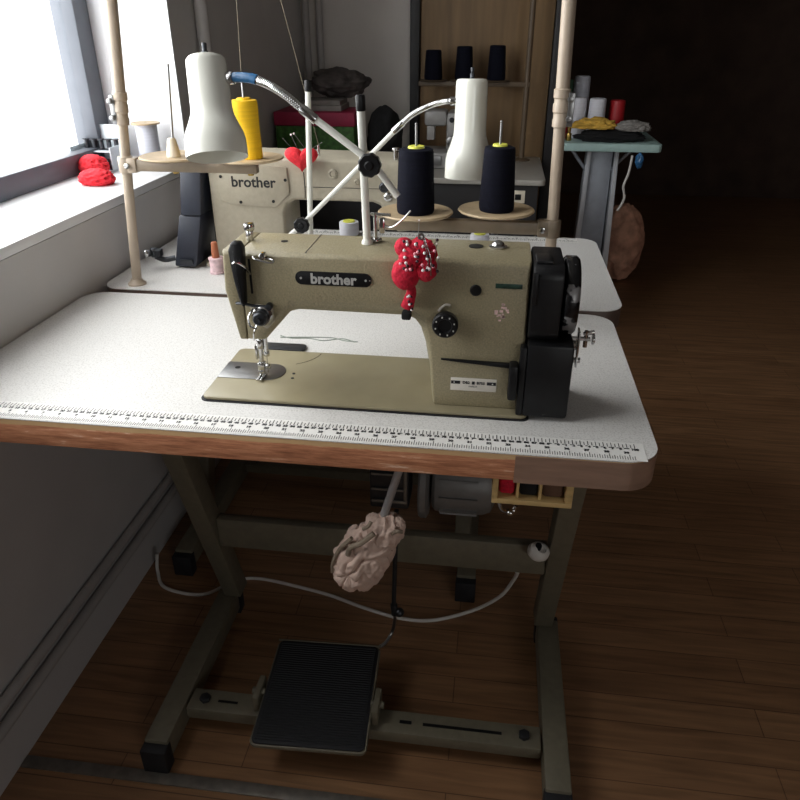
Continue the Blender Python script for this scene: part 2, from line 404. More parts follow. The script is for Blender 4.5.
pipe([(WX+.022, 1.19, .13), (WX+.022, 1.19, 1.89)], .018, 'grey vertical pipe on the left wall just past the window')
pipe([(WX+.03, BY-.035, FZ), (WX+.03, BY-.035, CEIL)], .014, 'left one of the two vertical pipes in the far corner behind the lamps')
pipe([(WX+.085, BY-.035, FZ), (WX+.085, BY-.035, CEIL)], .014, 'right one of the two vertical pipes in the far corner behind the lamps')

# ------------------------------------------------------------------ sewing tables
def table(cx, cy, w, d, legs, rot, label, taped, name='sewing_table'):
    """local x right, local y away from the operator; rot turns it round"""
    S = -1 if rot else 1
    R = Matrix.Translation((cx, cy, 0)) @ Matrix.Rotation(PI if rot else 0, 4, 'Z')
    root = thing(name, label, 'table', (cx, cy, FZ))
    def put(n, b, m, par=None, **k):
        bmesh.ops.transform(b, matrix=R, verts=b.verts[:]); return obj(n, b, m, par or root, **k)
    x0, x1, y0, y1 = -w/2, w/2, -d/2, d/2
    b = B(); prism(b, rrect(x0, x1, y0, y1, .045), -.042, -.0016, 'xy', .0015); core = put('tabletop_core', b, ply_edge if taped else dark_edge)
    b = B(); prism(b, rrect(x0-.0006, x1+.0006, y0-.0006, y1+.0006, .0456), -.0015, 0, 'xy'); lam = put('laminate_top', b, laminate_mat)
    # the printed ruler along the operator's edge
    xr = x1-.030                                   # the 100 cm mark
    b = B(); box(b, max(x0+.03, xr-1.0)-.004, xr+.012, y0+.002, y0+.046, .0001, .0006); ru = put('ruler_strip', b, ruler_white, lam)
    b = B(); z = .0009
    def tk(x, ya, yb, wd=.0006):
        if x > x0+.03: flat_quad(b, x-wd/2, x+wd/2, ya, yb, z)
    for i in range(201):
        x = xr - 1.0 + i*.005; tk(x, y0+.0325, y0+.0430 if i % 2 == 0 else y0+.0405, .0011)
    for i in range(int(39.37*8)+1):
        x = xr - 1.0 + i*.0254/8; tk(x, y0+.0035, y0+(.0155 if i % 8 == 0 else .0125 if i % 2 == 0 else .0105), .0009)
    for i in range(1, 101):
        x = xr - 1.0 + i*.01
        if x > x0+.03: text(b, str(i), .0066, Matrix.Translation((x-.0005, y0+.0288, z)), bold=.0005)
    for i in range(1, 40):
        x = xr - 1.0 + i*.0254
        if x > x0+.03: text(b, str(i), .0068, Matrix.Translation((x-.003, y0+.0198, z)), bold=.0005)
    bmesh.ops.transform(b, matrix=R, verts=b.verts[:])
    L = LOC[lam.name]
    o = obj('ruler_marking', b, ink, lam, smooth=False)
    if taped:
        pts = [(x, y) for x, y in rrect(x0-.0012, x1+.0012, y0-.0012, y1+.0012, .0462, 10)]
        pts = [p for p in pts if p[1] < y1-.07 and (p[1] < y0+.04 and p[0] > x1-.07 or p[0] > x1)]
        path = [(x1-.185, y0-.0012)] + sorted([p for p in pts], key=lambda p: math.atan2(p[1]-(y0+.045), p[0]-(x1-.045)) if p[1] < y0+.0451 else 9+p[1]) + [(x1+.0012, y0+.3)]
        b = B()
        for za, zb in (((-.0445, -.0030)),):
            for (xa, ya), (xb, yb) in zip(path, path[1:]):
                q = [b.verts.new(p) for p in ((xa, ya, za), (xb, yb, za), (xb, yb, zb), (xa, ya, zb))]; b.faces.new(q)
        bmesh.ops.remove_doubles(b, verts=b.verts[:], dist=1e-5)
        bmesh.ops.solidify(b, geom=b.faces[:], thickness=.0008)
        put('edge_tape', b, edge_brown, angle=60)
    # K-shaped stand: two feet, two leaning uprights, an upper beam, a lower pedal bar
    fy0, fy1 = y0-.012, y1+(-.085 if taped else .03)
    for lx in legs:
        b = B(); box(b, lx-.023, lx+.023, fy0+.02, fy1-.02, FZ+.016, FZ+.068, .003); f = put('foot', b, stand_paint)
        for ya, yb in ((fy0, fy0+.03), (fy1-.03, fy1)):
            b = B(); box(b, lx-.0245, lx+.0245, ya, yb, FZ, FZ+.060, .003)
            bmesh.ops.transform(b, matrix=R, verts=b.verts[:]); obj('rubber_cap', b, blk_rubber, f)
        b = B(); ya, yb = y0+.415, y0+.20; ux = lx + (.016 if lx < 0 else -.010)
        n = V((0, yb-ya, .655)).normalized(); 
        hw = .025
        rings = []
        for (yy, zz) in ((ya, FZ+.068), (yb, -.047)):
            rings.append([(ux-.020, yy-hw, zz), (ux+.020, yy-hw, zz), (ux+.020, yy+hw, zz), (ux-.020, yy+hw, zz)])
        loft(b, rings, .003); put('upright', b, stand_paint)
        b = B(); box(b, lx-.03, lx+.03, y0+.05, y0+.42, -.0465, -.0425, .001); put('top_bracket', b, stand_paint)
    la, lb = sorted(legs)
    yb_ = y0+.415-.215*(.25/.645)
    b = B(); box(b, la+.0365, lb-.0305, yb_-.012, yb_+.012, -.482, -.41, .004); put('upper_beam', b, stand_paint)
    b = B(); box(b, la+.027, lb-.027, y0+.085, y0+.135, FZ+.038, FZ+.066, .003); bar = put('pedal_bar', b, stand_paint)
    for xa, xb, w_ in ((la+.20, la+.26, .004), (lb-.25, lb-.10, .006), (lb-.295, lb-.272, .007), (la+.085, la+.125, .005)):
        b = B(); box(b, xa, xb, y0+.107, y0+.107+w_, FZ+.0655, FZ+.0668)
        bmesh.ops.transform(b, matrix=R, verts=b.verts[:]); obj('slot', b, blk, bar)
    for xx in (la+.058, lb-.058):
        b = B(); cyl(b, (xx, y0+.11, FZ+.0655), (xx, y0+.11, FZ+.074), .011, seg=6, bev=.001); bmesh.ops.transform(b, matrix=R, verts=b.verts[:]); obj('bolt', b, dark_steel, bar)
    return root
TX0, TX1, TY0, TY1 = -.412, .645, -.088, .431
c1x = (TX0+TX1)/2
t1 = table(c1x, (TY0+TY1)/2, TX1-TX0, TY1-TY0, (-.155-c1x, .588-c1x), False, 'white speckled sewing table in front, with worn wooden edge and printed ruler', True)
t2 = table(.135, .719, 1.08, .53, (-.265, .455), True, 'second white sewing table, standing behind the front table with its ruler on the far edge', False)

# ------------------------------------------------------------------ the front sewing machine
m1 = thing('sewing_machine', 'khaki industrial sewing machine on the front table, with silver lettering on a black badge', 'sewing machine', (.238, .089, 0))
F = .02
b = B(); prism(b, rrect(-.003, .479, -.003, .181, .012), .0002, .0016, 'xy'); obj('bed_gap', b, blk_rubber, m1)  # dark plate added to stand for the dark gap under the bed
b = B(); prism(b, rrect(0, .476, 0, .178, .011), .0017, .0065, 'xy', .0015); bed = obj('bed', b, khaki_bed, m1)
b = B(); prism(b, [(0.0008, .064), (.078, .064)] + [(.078+.024*math.cos(a), .0925+.0285*math.sin(a)) for a in [math.radians(k) for k in range(-75, 90, 15)]] + [(.078, .121), (.0008, .121)], .0066, .0078, 'xy', .0004)
sp = obj('slide_plate', b, steel, m1)
b = B(); lathe(b, [(0, .0079), (.0045, .0079), (.0045, .0081), (0, .0081)], (.022, .1, 0)); obj('plate_hole', b, blk, sp)
b = B(); box(b, .066, .074, .074, .0785, .0079, .0081); obj('plate_hole', b, blk, sp)
b = B(); lathe(b, [(0, .0066), (.0025, .0066), (.0025, .0072), (0, .0072)], (.116, .092, 0), seg=12); lathe(b, [(0, .0066), (.0025, .0066), (.0025, .0072), (0, .0072)], (.118, .076, 0), seg=12); obj('plate_screw', b, dark_steel, m1)
b = B(); arc = [(.082+.060*math.cos(a), .180+.060*math.sin(a)) for a in [math.radians(k) for k in range(-62, -2, 6)]]
tube(b, [(x, y, .0066) for x, y in arc], .0004, 6, 2); obj('cover_seam', b, dark_steel, m1)
b = B(); prism(b, rrect(.028, .108, .186, .214, .01), .0002, .004, 'xy', .001); obj('rear_plate', b, dark_steel, m1)
b = B(); box(b, .03, .424, .03, .16, -.085, -.0435, .008); obj('oil_pan', b, dark_steel, m1)
# arm and column: front ring, shoulders, back ring
O = [(.0745, .222), (.4655, .222), (.467, .0068), (.341, .0068), (.3345, .07), (.329, .10), (.322, .122), (.314, .133), (.303, .138), (.150, .139), (.137, .135), (.098, .091), (.0745, .091)]
I = [(.0745, .2165), (.4630, .2165), (.465, .0068), (.3435, .0068), (.3395, .07), (.3365, .10), (.333, .125), (.328, .145), (.316, .160), (.158, .161), (.140, .157), (.093, .095), (.0745, .095)]
def ring(P, y): return [(x, y, z) for x, z in P]
mid = [((a[0]+c[0])/2, (a[1]+c[1])/2) for a, c in zip(O, I)]
b = B(); loft(b, [ring(I, F), ring(mid, F+.0035), ring(O, F+.010), ring(O, .118), ring(I, .128)], .0022); arm = obj('arm', b, khaki, m1, angle=40)
b = B(); box(b, .1655, .1662, .025, .118, .2214, .2225); obj('arm_seam', b, dark_steel, m1)
b = B(); lathe(b, [(0, .2223), (.005, .2223), (.005, .2229), (0, .2229)], (.123, .075, 0)); obj('oil_hole', b, blk, m1)
O2 = [(.050, .222), (.073, .222), (.073, .091), (.062, .091), (.0475, .165)]
I2 = [(.053, .2175), (.073, .2175), (.073, .095), (.0635, .095), (.0505, .165)]
b = B(); loft(b, [ring(I2, F), ring(O2, F+.005), ring(O2, .118), ring(I2, .126)], .0015); obj('face_plate', b, khaki, m1)
b = B(); prism(b, [(.0738, .2175), (.0743, .2175), (.0743, .095), (.0738, .095)], F+.008, .12); obj('face_plate_gasket', b, blk, m1)
b = B(); prism(b, [(.065, .226), (.070, .238), (.082, .238), (.086, .228), (.084, .205), (.082, .17), (.081, .15), (.0775, .147), (.074, .155), (.068, .19)], .004, .0195, 'xz', .003); obj('take_up_guard', b, blk, m1, angle=50)
b = B(); box(b, .0865, .0895, .0192, .0199, .163, .212); obj('take_up_slot', b, blk, m1)
b = B(); tube(b, [(.088, .021, .19), (.086, .006, .205), (.079, -.004, .214), (.074, -.004, .212)], .0018, 8); obj('take_up_lever', b, chrome, m1)
b = B(); cyl(b, (.073, .075, .2221), (.073, .075, .236), .0052, bev=.001); cyl(b, (.073, .075, .236), (.073, .075, .246), .0075, bev=.0015); obj('presser_regulator', b, chrome, m1)
b = B(); tube(b, [(.098, .019, .2165), (.098, .008, .219), (.104, .003, .217), (.122, .003, .213), (.126, .010, .213), (.120, .015, .214), (.106, .016, .216)], .0013, 8); cyl(b, (.110, .0205, .218), (.110, .008, .219), .0045, bev=.001); box(b, .1065, .1135, .01, .0195, .219, .223, .001); obj('thread_guide', b, chrome, m1)
b = B(); tube(b, [(.064, .0185, .148), (.075, .014, .150), (.092, .014, .147), (.112, .014, .147)], .0022, 8); cyl(b, (.112, .0195, .147), (.112, .009, .147), .005, bev=.001); obj('lower_thread_guide', b, dark_steel, m1)
b = B(); prism(b, [(.082, .146), (.094, .15), (.116, .145), (.118, .125), (.106, .112), (.092, .12)], .0160, .0195, 'xz', .0015); tb = obj('tension_plate', b, khaki_old, m1)
b = B(); lathe(b, [(0, 0), (.0125, 0), (.0140, .0018), (.0125, .0036), (.008, .004), (.0125, .0045), (.0140, .0062), (.0125, .008), (0, .008)], (.102, .0158, .134), (0, -1, 0)); obj('tension_disc', b, chrome, m1)
b = B(); lathe(b, [(0, 0), (.009, 0), (.0098, .003), (.0098, .010), (.0075, .0125), (.004, .013), (.004, .018), (0, .018)], (.102, .0076, .134), (0, -1, 0)); obj('tension_knob', b, dark_steel, m1)
b = B(); tube(b, [(.088, .016, .142), (.083, .008, .132), (.086, .004, .121), (.094, .006, .116)], .0014, 8); tube(b, [(.092, .014, .12), (.088, .01, .108), (.085, .015, .095)], .0013, 8); obj('check_spring', b, chrome, m1)
b = B(); cyl(b, (.071, .077, .03), (.071, .077, .0905), .0036); cyl(b, (.071, .077, .055), (.071, .077, .07), .0058, bev=.001); box(b, .063, .0665, .073, .081, .036, .06, .001); obj('presser_bar', b, chrome, m1)
b = B(); box(b, .0655, .0765, .070, .0825, .018, .0315, .002); prism(b, [(.070, .0082), (.078, .0082), (.078, .012), (.071, .0185)], .05, .083, 'xz', .001) if False else None
box(b, .0660, .0700, .056, .082, .0082, .0110, .001); box(b, .0720, .0760, .056, .082, .0082, .0110, .001); box(b, .0665, .0755, .070, .080, .0105, .019, .002); cyl(b, (.0765, .076, .025), (.085, .076, .025), .004, bev=.001); obj('presser_foot', b, chrome, m1)
b = B(); cyl(b, (.080, .077, .045), (.080, .077, .0905), .0032); cyl(b, (.080, .077, .014), (.080, .077, .045), .0008); cyl(b, (.080, .077, .042), (.080, .077, .05), .0046, bev=.001); obj('needle_bar', b, chrome, m1)
# badge with silver letters
b = B(); prism(b, [(x, z) for x, z in rrect(.151, .256, .1795, .1985, .0094)], F-.0016, F-.0002, 'xz', .0004); bd = obj('badge', b, blk, m1); bd['label'] = 'black rounded badge with silver lettering'
b = B(); text(b, 'brother', .0195, facing(.2035, F-.0019, .1882), bold=.0007, depth=.0001, spacing=1.02); obj('badge_lettering', b, silver_ink, bd)
for xx in (.159, .248):
    b = B(); lathe(b, [(0, 0), (.0016, 0), (.0016, .0006), (0, .0006)], (xx, F-.0017, .189), (0, -1, 0), seg=12); obj('badge_rivet', b, silver_ink, bd)
b = B(); text(b, '®', .003, facing(.2535, F-.0019, .186), depth=.0001) if False else lathe(b, [(0, 0), (.0008, 0), (.0008, .0006), (0, .0006)], (.2535, F-.0017, .189), (0, -1, 0), seg=8); obj('badge_mark', b, silver_ink, bd)
# column details
b = B(); lathe(b, [(0, 0), (.011, 0), (.011, .006), (.0165, .008), (.0175, .010), (.0175, .019), (.0155, .0215), (.010, .0215), (.009, .0195), (0, .0195)], (.357, F-.0002, .137), (0, -1, 0), 40); dl = obj('stitch_dial', b, blk, m1)
b = B()
for k in range(8):
    a = k*PI/4+.3; box(b, .357+.0130*math.cos(a)-.0009, .357+.0130*math.cos(a)+.0009, F-.0222, F-.0217, .137+.0130*math.sin(a)-.0011, .137+.0130*math.sin(a)+.0011)
obj('dial_marks', b, silver_ink, dl)
b = B(); tube(b, [(.347, F-.001, .151), (.351, F-.004, .157), (.356, F-.004, .161), (.362, F-.002, .160)], .0018, 8); obj('dial_stop_pin', b, plate_white, m1)
b = B(); lathe(b, [(0, 0), (.007, 0), (.0078, .0012), (.0065, .0025), (0, .002)], (.395, F-.0002, .182), (0, -1, 0)); obj('screw_plug', b, blk, m1)
b = B(); box(b, .4205, .4555, F-.0012, F-.0002, .186, .1925, .0003); obj('green_label', b, green_label, m1)
b = B()
rnd = random.Random(3)
for k in range(15):
    a = rnd.uniform(0, 6.28); q = rnd.uniform(.002, .012); xx, zz = .431+q*math.cos(a)*.8, .152+q*math.sin(a)
    w_ = rnd.uniform(.0012, .0026); box(b, xx-w_, xx+w_, F-.0007, F-.0002, zz-w_*.7, zz+w_*.7)
obj('flower_sticker', b, pink_print, m1)
b = B(); box(b, .3665, .4310, F-.0012, F-.0002, .0325, .0525, .0004); mp_ = obj('model_plate', b, plate_white, m1)
b = B(); box(b, .3672, .3800, F-.0016, F-.0013, .0430, .0478); box(b, .4175, .4303, F-.0016, F-.0013, .0430, .0478); box(b, .3965, .4005, F-.0016, F-.0013, .0430, .0478)
text(b, 'DB2', .0056, facing(.3885, F-.0015, .0454), bold=.0002, depth=.0001); text(b, 'B755', .0056, facing(.4090, F-.0015, .0454), bold=.0002, depth=.0001); text(b, 'MARK III', .0032, facing(.398, F-.0015, .0395), depth=.0001)
obj('plate_print', b, ink, mp_)
for xx in (.3715, .4255):
    b = B(); lathe(b, [(0, 0), (.0011, 0), (.0011, .0005), (0, .0005)], (xx, F-.0017, .0454), (0, -1, 0), seg=10); obj('plate_rivet', b, silver_ink, mp_)
b = B(); loft(b, [[(.352, F-.004, .0795), (.352, F-.0002, .0795), (.352, F-.0002, .0815), (.352, F-.004, .0815)], [(.452, F-.006, .0725), (.452, F-.0002, .0725), (.452, F-.0002, .0795), (.452, F-.006, .0795)]], .0006); obj('reverse_slot', b, blk, m1)
b = B(); box(b, .4465, .4585, -.004, F-.0003, .032, .084, .003); lathe(b, [(0, 0), (.0015, 0), (.0015, .0008), (0, .0008)], (.452, -.0041, .075), (0, -1, 0), seg=10); obj('reverse_lever', b, blk, m1)
b = B(); lathe(b, [(0, 0), (.010, 0), (.010, .001), (0, .001)], (.391, .085, .2221)); obj('oil_cap', b, blk, m1)
b = B(); lathe(b, [(0, 0), (.012, 0), (.0125, .002), (.009, .0035), (.008, .006), (.005, .0085), (0, .0095)], (.421, .085, .2221)); obj('oil_sight_dome', b, chrome, m1)
# belt cover, wheel and winder at the right end
b = B(); prism(b, rrect(.006, .116, .1165, .221, .018, 6), .4675, .5075, 'yz', .003); box(b, .471, .492, .02, .06, .2205, .2245, .0015); box(b, .4678, .474, .0045, .010, .17, .212, .001); obj('belt_cover', b, blk, m1, angle=40)
b = B(); box(b, .4685, .530, .0, .112, .0068, .1155, .004); box(b, .4595, .4685, .001, .0185, .0075, .11, .002); obj('lower_belt_cover', b, blk, m1)
def worn():
    m = bpy.data.materials.new('worn_black_wheel'); m.use_nodes = True; nt = m.node_tree; p = nt.nodes['Principled BSDF']; L = nt.links.new
    tc = nt.nodes.new('ShaderNodeTexCoord'); n = nt.nodes.new('ShaderNodeTexNoise'); n.inputs['Scale'].default_value = 34; n.inputs['Detail'].default_value = 3
    r = nt.nodes.new('ShaderNodeValToRGB'); r.color_ramp.elements[0].position = .53; r.color_ramp.elements[0].color = rgb(14, 14, 16); r.color_ramp.elements[1].position = .56; r.color_ramp.elements[1].color = rgb(120, 118, 118)
    L(tc.outputs['Object'], n.inputs['Vector']); L(n.outputs['Fac'], r.inputs['Fac']); L(r.outputs['Color'], p.inputs['Base Color']); p.inputs['Roughness'].default_value = .25; return m
wheel_mat = worn()
b = B(); lathe(b, [(0, 0), (.042, 0), (.045, .002), (.0505, .002), (.0535, .005), (.0535, .018), (.050, .022), (.043, .023), (.038, .019), (.018, .019), (.016, .026), (0, .026)], (.508, .060, .1665), (1, 0, 0), 48); obj('handwheel', b, wheel_mat, m1, angle=50)
b = B(); box(b, .5305, .540, .05, .066, .09, .10, .001); box(b, .538, .5405, .04, .062, .068, .12, .0005); cyl(b, (.5305, .05, .108), (.555, .05, .108), .0032); cyl(b, (.549, .05, .096), (.549, .05, .12), .003); cyl(b, (.557, .05, .108), (.561, .05, .108), .0075, bev=.001); cyl(b, (.545, .05, .115), (.560, .05, .119), .003, bev=.001); cyl(b, (.5305, .05, .075), (.545, .05, .075), .004); obj('bobbin_winder', b, chrome, m1)
# thread post on top of the arm
b = B(); cyl(b, (.250, .092, .2222), (.250, .092, .2265), .009, bev=.001); cyl(b, (.250, .092, .2265), (.250, .092, .262), .0028); cyl(b, (.244, .092, .2605), (.272, .088, .2605), .0022); box(b, .256, .264, .085, .0935, .235, .256, .002); tube(b, [(.262, .088, .246), (.275, .08, .246), (.289, .082, .256), (.300, .086, .268)], .0014, 8); obj('arm_thread_guide', b, chrome, m1)
# ------------------------------------------------------------------ second machine, seen from behind
m2 = thing('sewing_machine', 'grey-beige sewing machine seen from behind on the second table, black lettering on its back plate', 'sewing machine', (.0, .72, 0))
b = B(); prism(b, rrect(-.235, .255, .62, .82, .012), .0003, .010, 'xy', .002); obj('bed', b, khaki_old, m2)
O = [(-.212, .243), (.228, .238), (.250, .226), (.252, .095), (.205, .090), (.168, .146), (.152, .152), (-.020, .152), (-.037, .144), (-.044, .126), (-.044, .0105), (-.212, .0105)]
I = [(-.208, .239), (.226, .234), (.246, .224), (.248, .099), (.208, .094), (.171, .151), (.154, .157), (-.022, .157), (-.041, .148), (-.049, .128), (-.049, .0105), (-.208, .0105)]
b = B(); loft(b, [ring(I, .64), ring(O, .648), ring(O, .765), ring(I, .775)], .003); obj('arm', b, khaki_old, m2, angle=40)
b = B(); prism(b, [(-.186, .226), (-.032, .222), (-.029, .168), (-.062, .137), (-.166, .141), (-.186, .150)], .6355, .6398, 'xz', .001); bp = obj('back_plate', b, khaki_old, m2)
b = B(); text(b, 'brother', .0315, facing(-.108, .6352, .189), bold=.0007, depth=.0001, spacing=1.0); obj('plate_lettering', b, ink, bp)
for x, z in ((-.180, .200), (-.036, .196), (-.140, .1465), (-.066, .150)):
    b = B(); lathe(b, [(0, 0), (.0034, 0), (.0034, .001), (0, .001)], (x, .6353, z), (0, -1, 0), seg=12); obj('plate_screw', b, blk, bp)
b = B(); box(b, .004, .170, .6388, .6402, .1815, .1825); obj('casting_seam', b, dark_steel, m2)
for x, z, r, m in ((.068, .211, .010, khaki_old), (.120, .196, .006, khaki_old), (.178, .186, .011, dark_steel), (.186, .166, .009, chrome)):
    b = B(); lathe(b, [(0, 0), (r, 0), (r, .003), (r*.6, .005), (r*.55, .003), (0, .003)], (x, .6396, z), (0, -1, 0), seg=20); obj('screw_boss', b, m, m2)
b = B(); cyl(b, (.200, .66, .2375), (.200, .66, .258), .005); cyl(b, (.200, .66, .258), (.200, .66, .263), .008, bev=.001); obj('thread_post', b, chrome, m2)
b = B(); cyl(b, (.03, .68, .2405), (.03, .68, .262), .003); obj('thread_post', b, chrome, m2)
b = B()
def tbox(x0, x1, dx, y0, y1, z0, z1, bev=.004):
    loft(b, [[(x0, y0, z0), (x1, y0, z0), (x1, y1, z0), (x0, y1, z0)], [(x0+dx, y0+.015, z1), (x1+dx, y0+.015, z1), (x1+dx, y1, z1), (x0+dx, y1, z1)]], bev)
tbox(-.302, -.250, .020, .605, .735, .004, .116); lb = obj('lower_belt_cover', b, navy_plastic, m2)
b = B(); tbox(-.276, -.228, .010, .615, .745, .118, .236); obj('belt_cover', b, navy_plastic, m2)
b = B(); box(b, -.285, -.255, .60, .604, .012, .022, .001); obj('cover_clip', b, dark_steel, m2)
b = B(); box(b, -.2168, -.2125, .655, .74, .03, .225, .0015); cyl(b, (-.205, .63, .215), (-.205, .64, .215), .006, bev=.001); obj('belt_guard_plate', b, blk, m2)
b = B(); tube(b, [(-.300, .612, .022), (-.322, .602, .020), (-.336, .590, .030)], .006, 10); box(b, -.336, -.322, .585, .602, .0305, .046, .002); cyl(b, (-.335, .60, .038), (-.346, .59, .038), .011, bev=.002); cyl(b, (-.346, .59, .038), (-.352, .585, .038), .008, bev=.002); obj('bobbin_winder', b, dark_steel, m2)
b = B(); cyl(b, (-.352, .5845, .038), (-.357, .580, .038), .0085, bev=.002); obj('winder_wheel', b, chrome, m2)

# ------------------------------------------------------------------ thread stands
def stand(label, base, top, bar, barz, plates, joint_z, pinz, flip):
    s = thing('thread_stand', label, 'thread stand', base)
    bx, by, _ = base; tx, ty, tz = top
    def at(z): k = z/tz; return V((bx+(tx-bx)*k, by+(ty-by)*k, z))
    b = B(); cyl(b, at(.010), at(joint_z), .0098, seg=18); cyl(b, at(joint_z), at(tz), .0112, seg=18); obj('post', b, post_paint, s)
    b = B(); lathe(b, [(0, 0), (.019, 0), (.019, .003), (.014, .007), (.0115, .012), (0, .012)], base); obj('post_base', b, post_paint, s)
    b = B()
    ax = (at(1)-at(0)).normalized()
    lathe(b, [(.0099, -.032), (.0130, -.031), (.0130, -.020), (.0118, -.018), (.0118, -.010), (.0134, -.008), (.0134, .004), (.0120, .006), (.0120, .012), (.0136, .014), (.0136, .026), (.0113, .028)], at(joint_z), ax, 20); j = obj('sleeve', b, post_paint, s)
    sx = -1 if flip else 1
    b = B(); p = at(joint_z); box(b, p.x+sx*.013-.003, p.x+sx*.013+.003 + .004, p.y-.012, p.y+.012, joint_z-.03, joint_z+.022, .001)
    for dz in (-.018, .012): cyl(b, (p.x+sx*.013, p.y-.012, joint_z+dz), (p.x+sx*.013, p.y-.019, joint_z+dz), .0052, seg=12, bev=.001)
    obj('clamp_screw', b, steel, j)
    p = at(barz)
    b = B(); box(b, min(bar, p.x)+.004 if bar < p.x else p.x, max(bar, p.x), by-.010, by+.010, barz-.011, barz+.011, .003); obj('crossbar', b, bar_paint, s)
    b = B(); cyl(b, p-V((0, 0, .016)), p+V((0, 0, .016)), .0150, seg=20, bev=.003); box(b, p.x+(.006 if flip else -.026), p.x+(.026 if flip else -.006), by-.0135, by+.0135, barz-.014, barz+.014, .003); cl = obj('clamp', b, post_paint if flip else bar_paint, s)
    b = B(); cyl(b, (p.x-.018 if not flip else p.x+.010, by-.0133, barz), (p.x-.018 if not flip else p.x+.010, by-.020, barz), .0055, bev=.001); obj('clamp_screw', b, chrome, cl)
    for k, (px, r, holder) in enumerate(plates):
        z = barz+.0115 + {.416: .012, .272: .004}.get(px, 0)
        b = B(); lathe(b, [(0, 0), (r*.5, 0), (r-.003, .0035), (r, .006), (r-.002, .0082), (r*.6, .0055), (r*.35, .0055), (.004, .0052), (0, .0052)], (px, by, z), seg=48); pl = obj('spool_plate', b, tan_wood, s)
        b = B(); lean = .014 if holder else 0; cyl(b, (px, by, z+.005), (px+lean, by, pinz[k]), .0022, seg=12); ball(b, (px+lean, by, pinz[k]), .0026); obj('spool_pin', b, steel, pl)
        b = B(); cyl(b, (px, by, barz-.015), (px, by, z-.0005), .006, seg=12, bev=.001); obj('plate_nut', b, brass if flip else dark_steel, pl)
        if holder:
            b = B(); lathe(b, [(0, .0056), (.0135, .0056), (.013, .012), (.0085, .036), (.006, .040), (0, .040)], (px, by, z), seg=20); obj('cone_holder', b, cream, pl)
    return s
stand('beige thread stand at the back right of the front table, carrying two navy cones', (.521, .40, 0), (.5015, .40, .76), .195, .171, [(.272, .068, 0), (.416, .068, 0)], .372, [.341, .347], False)
stand('beige thread stand by the window on the second table, carrying the yellow cone', (-.336, .488, 0), (-.272, .488, .70), -.045, .247, [(-.212, .066, 1), (-.060, .066, 0)], .352, [.425, .412], True)
def cone(pos, h, r0, r1, m, label, tube_m=None, name='thread_cone', cat='thread', group=None, seg=28):
    t = thing(name, label, cat, pos, group)
    x, y, z = pos
    b = B(); lathe(b, [(.006, .0), (r0*.96, .0), (r0, .003), (r0*1.02, .01), (r1*1.04, h*.94), (r1, h*.985), (r1*.8, h), (.006, h)], pos, seg=seg, close=True); obj('thread_winding', b, m, t)
    if tube_m:
        b = B(); lathe(b, [(.003, .0005), (.0058, .0005), (.0058, h+.0003), (r1*.50, h+.0003), (r1*.48, h+.0035), (.003, h+.0035)], pos, seg=20, close=True); obj('spool_tube', b, tube_m, t)
    return t
PZ = .171+.0115+.0057
cone((.272, .40, PZ+.004), .110, .0335, .0295, navy_yarn, 'navy black thread cone on the left spool plate of the right-hand thread stand', yellow_tube)
cone((.416, .40, PZ+.012), .108, .0305, .0255, navy_yarn, 'navy black thread cone on the right spool plate, beside the beige post', yellow_tube)
y_ = thing('thread_cone', 'yellow thread cone standing on the left thread stand behind the white lamp', 'thread', (-.060, .488, .247+.0115+.0057))
b = B(); z0 = .247+.0115+.0057
def disc(cx, r, z, n=32): return [(cx + r*math.cos(2*PI*k/n), .488 + r*math.sin(2*PI*k/n), z0+z) for k in range(n)]
YP = [(-.0535, .0185, 0), (-.0532, .0195, .003), (-.0545, .0202, .03), (-.0560, .0210, .052), (-.0590, .0238, .066), (-.0615, .0262, .076), (-.0620, .0266, .098), (-.0620, .025, .103), (-.0620, .020, .104)]
lathe(b, [(.004, 0)] + [(r, z) for _, r, z in YP] + [(.004, .104)], (-.060, .488, z0), seg=32, close=True)
for v in b.verts:                               # the wound yarn bulges to one side towards the top
    q = math.hypot(v.co.x+.060, v.co.y-.488)
    if q > .006: v.co.x += .060 + min(YP, key=lambda e: abs(e[2]-(v.co.z-z0)))[0]
obj('thread_winding', b, yellow_yarn, y_, angle=60)
b = B(); lathe(b, [(.003, .104), (.014, .104), (.012, .1075), (.003, .1075)], (-.060, .488, z0), seg=20, close=True); obj('spool_tube', b, yellow_yarn, y_)
def thread(pts, label, r=.0006, m=None, n=8):
    b = B(); tube(b, pts, r, 6, n); return tag(obj('thread', b, m or grey_paper), label, 'thread')
thread([(-.060, .488, .412), (-.055, .488, .55), (-.045, .488, .80)], 'pale thread rising straight up from the yellow cone', m=thread_grey)
thread([(-.043, .50, .78), (.0, .58, .52), (.03, .68, .263)], 'pale thread slanting down to the top of the second sewing machine', m=thread_grey)
b = B(); tube(b, [(.048, .252, .0008), (.07, .243, .0008), (.10, .246, .0008), (.13, .240, .0008), (.16, .252, .0008), (.185, .240, .0008)], .0009, 6); tube(b, [(.05, .244, .0008), (.09, .250, .0008), (.14, .254, .0008), (.165, .244, .0008), (.19, .242, .0008)], .0009, 6)
tag(obj('thread', b, mat('grey_green_thread', (138, 146, 136), .8)), 'loose grey thread ends lying on the white table behind the machine bed', 'thread')

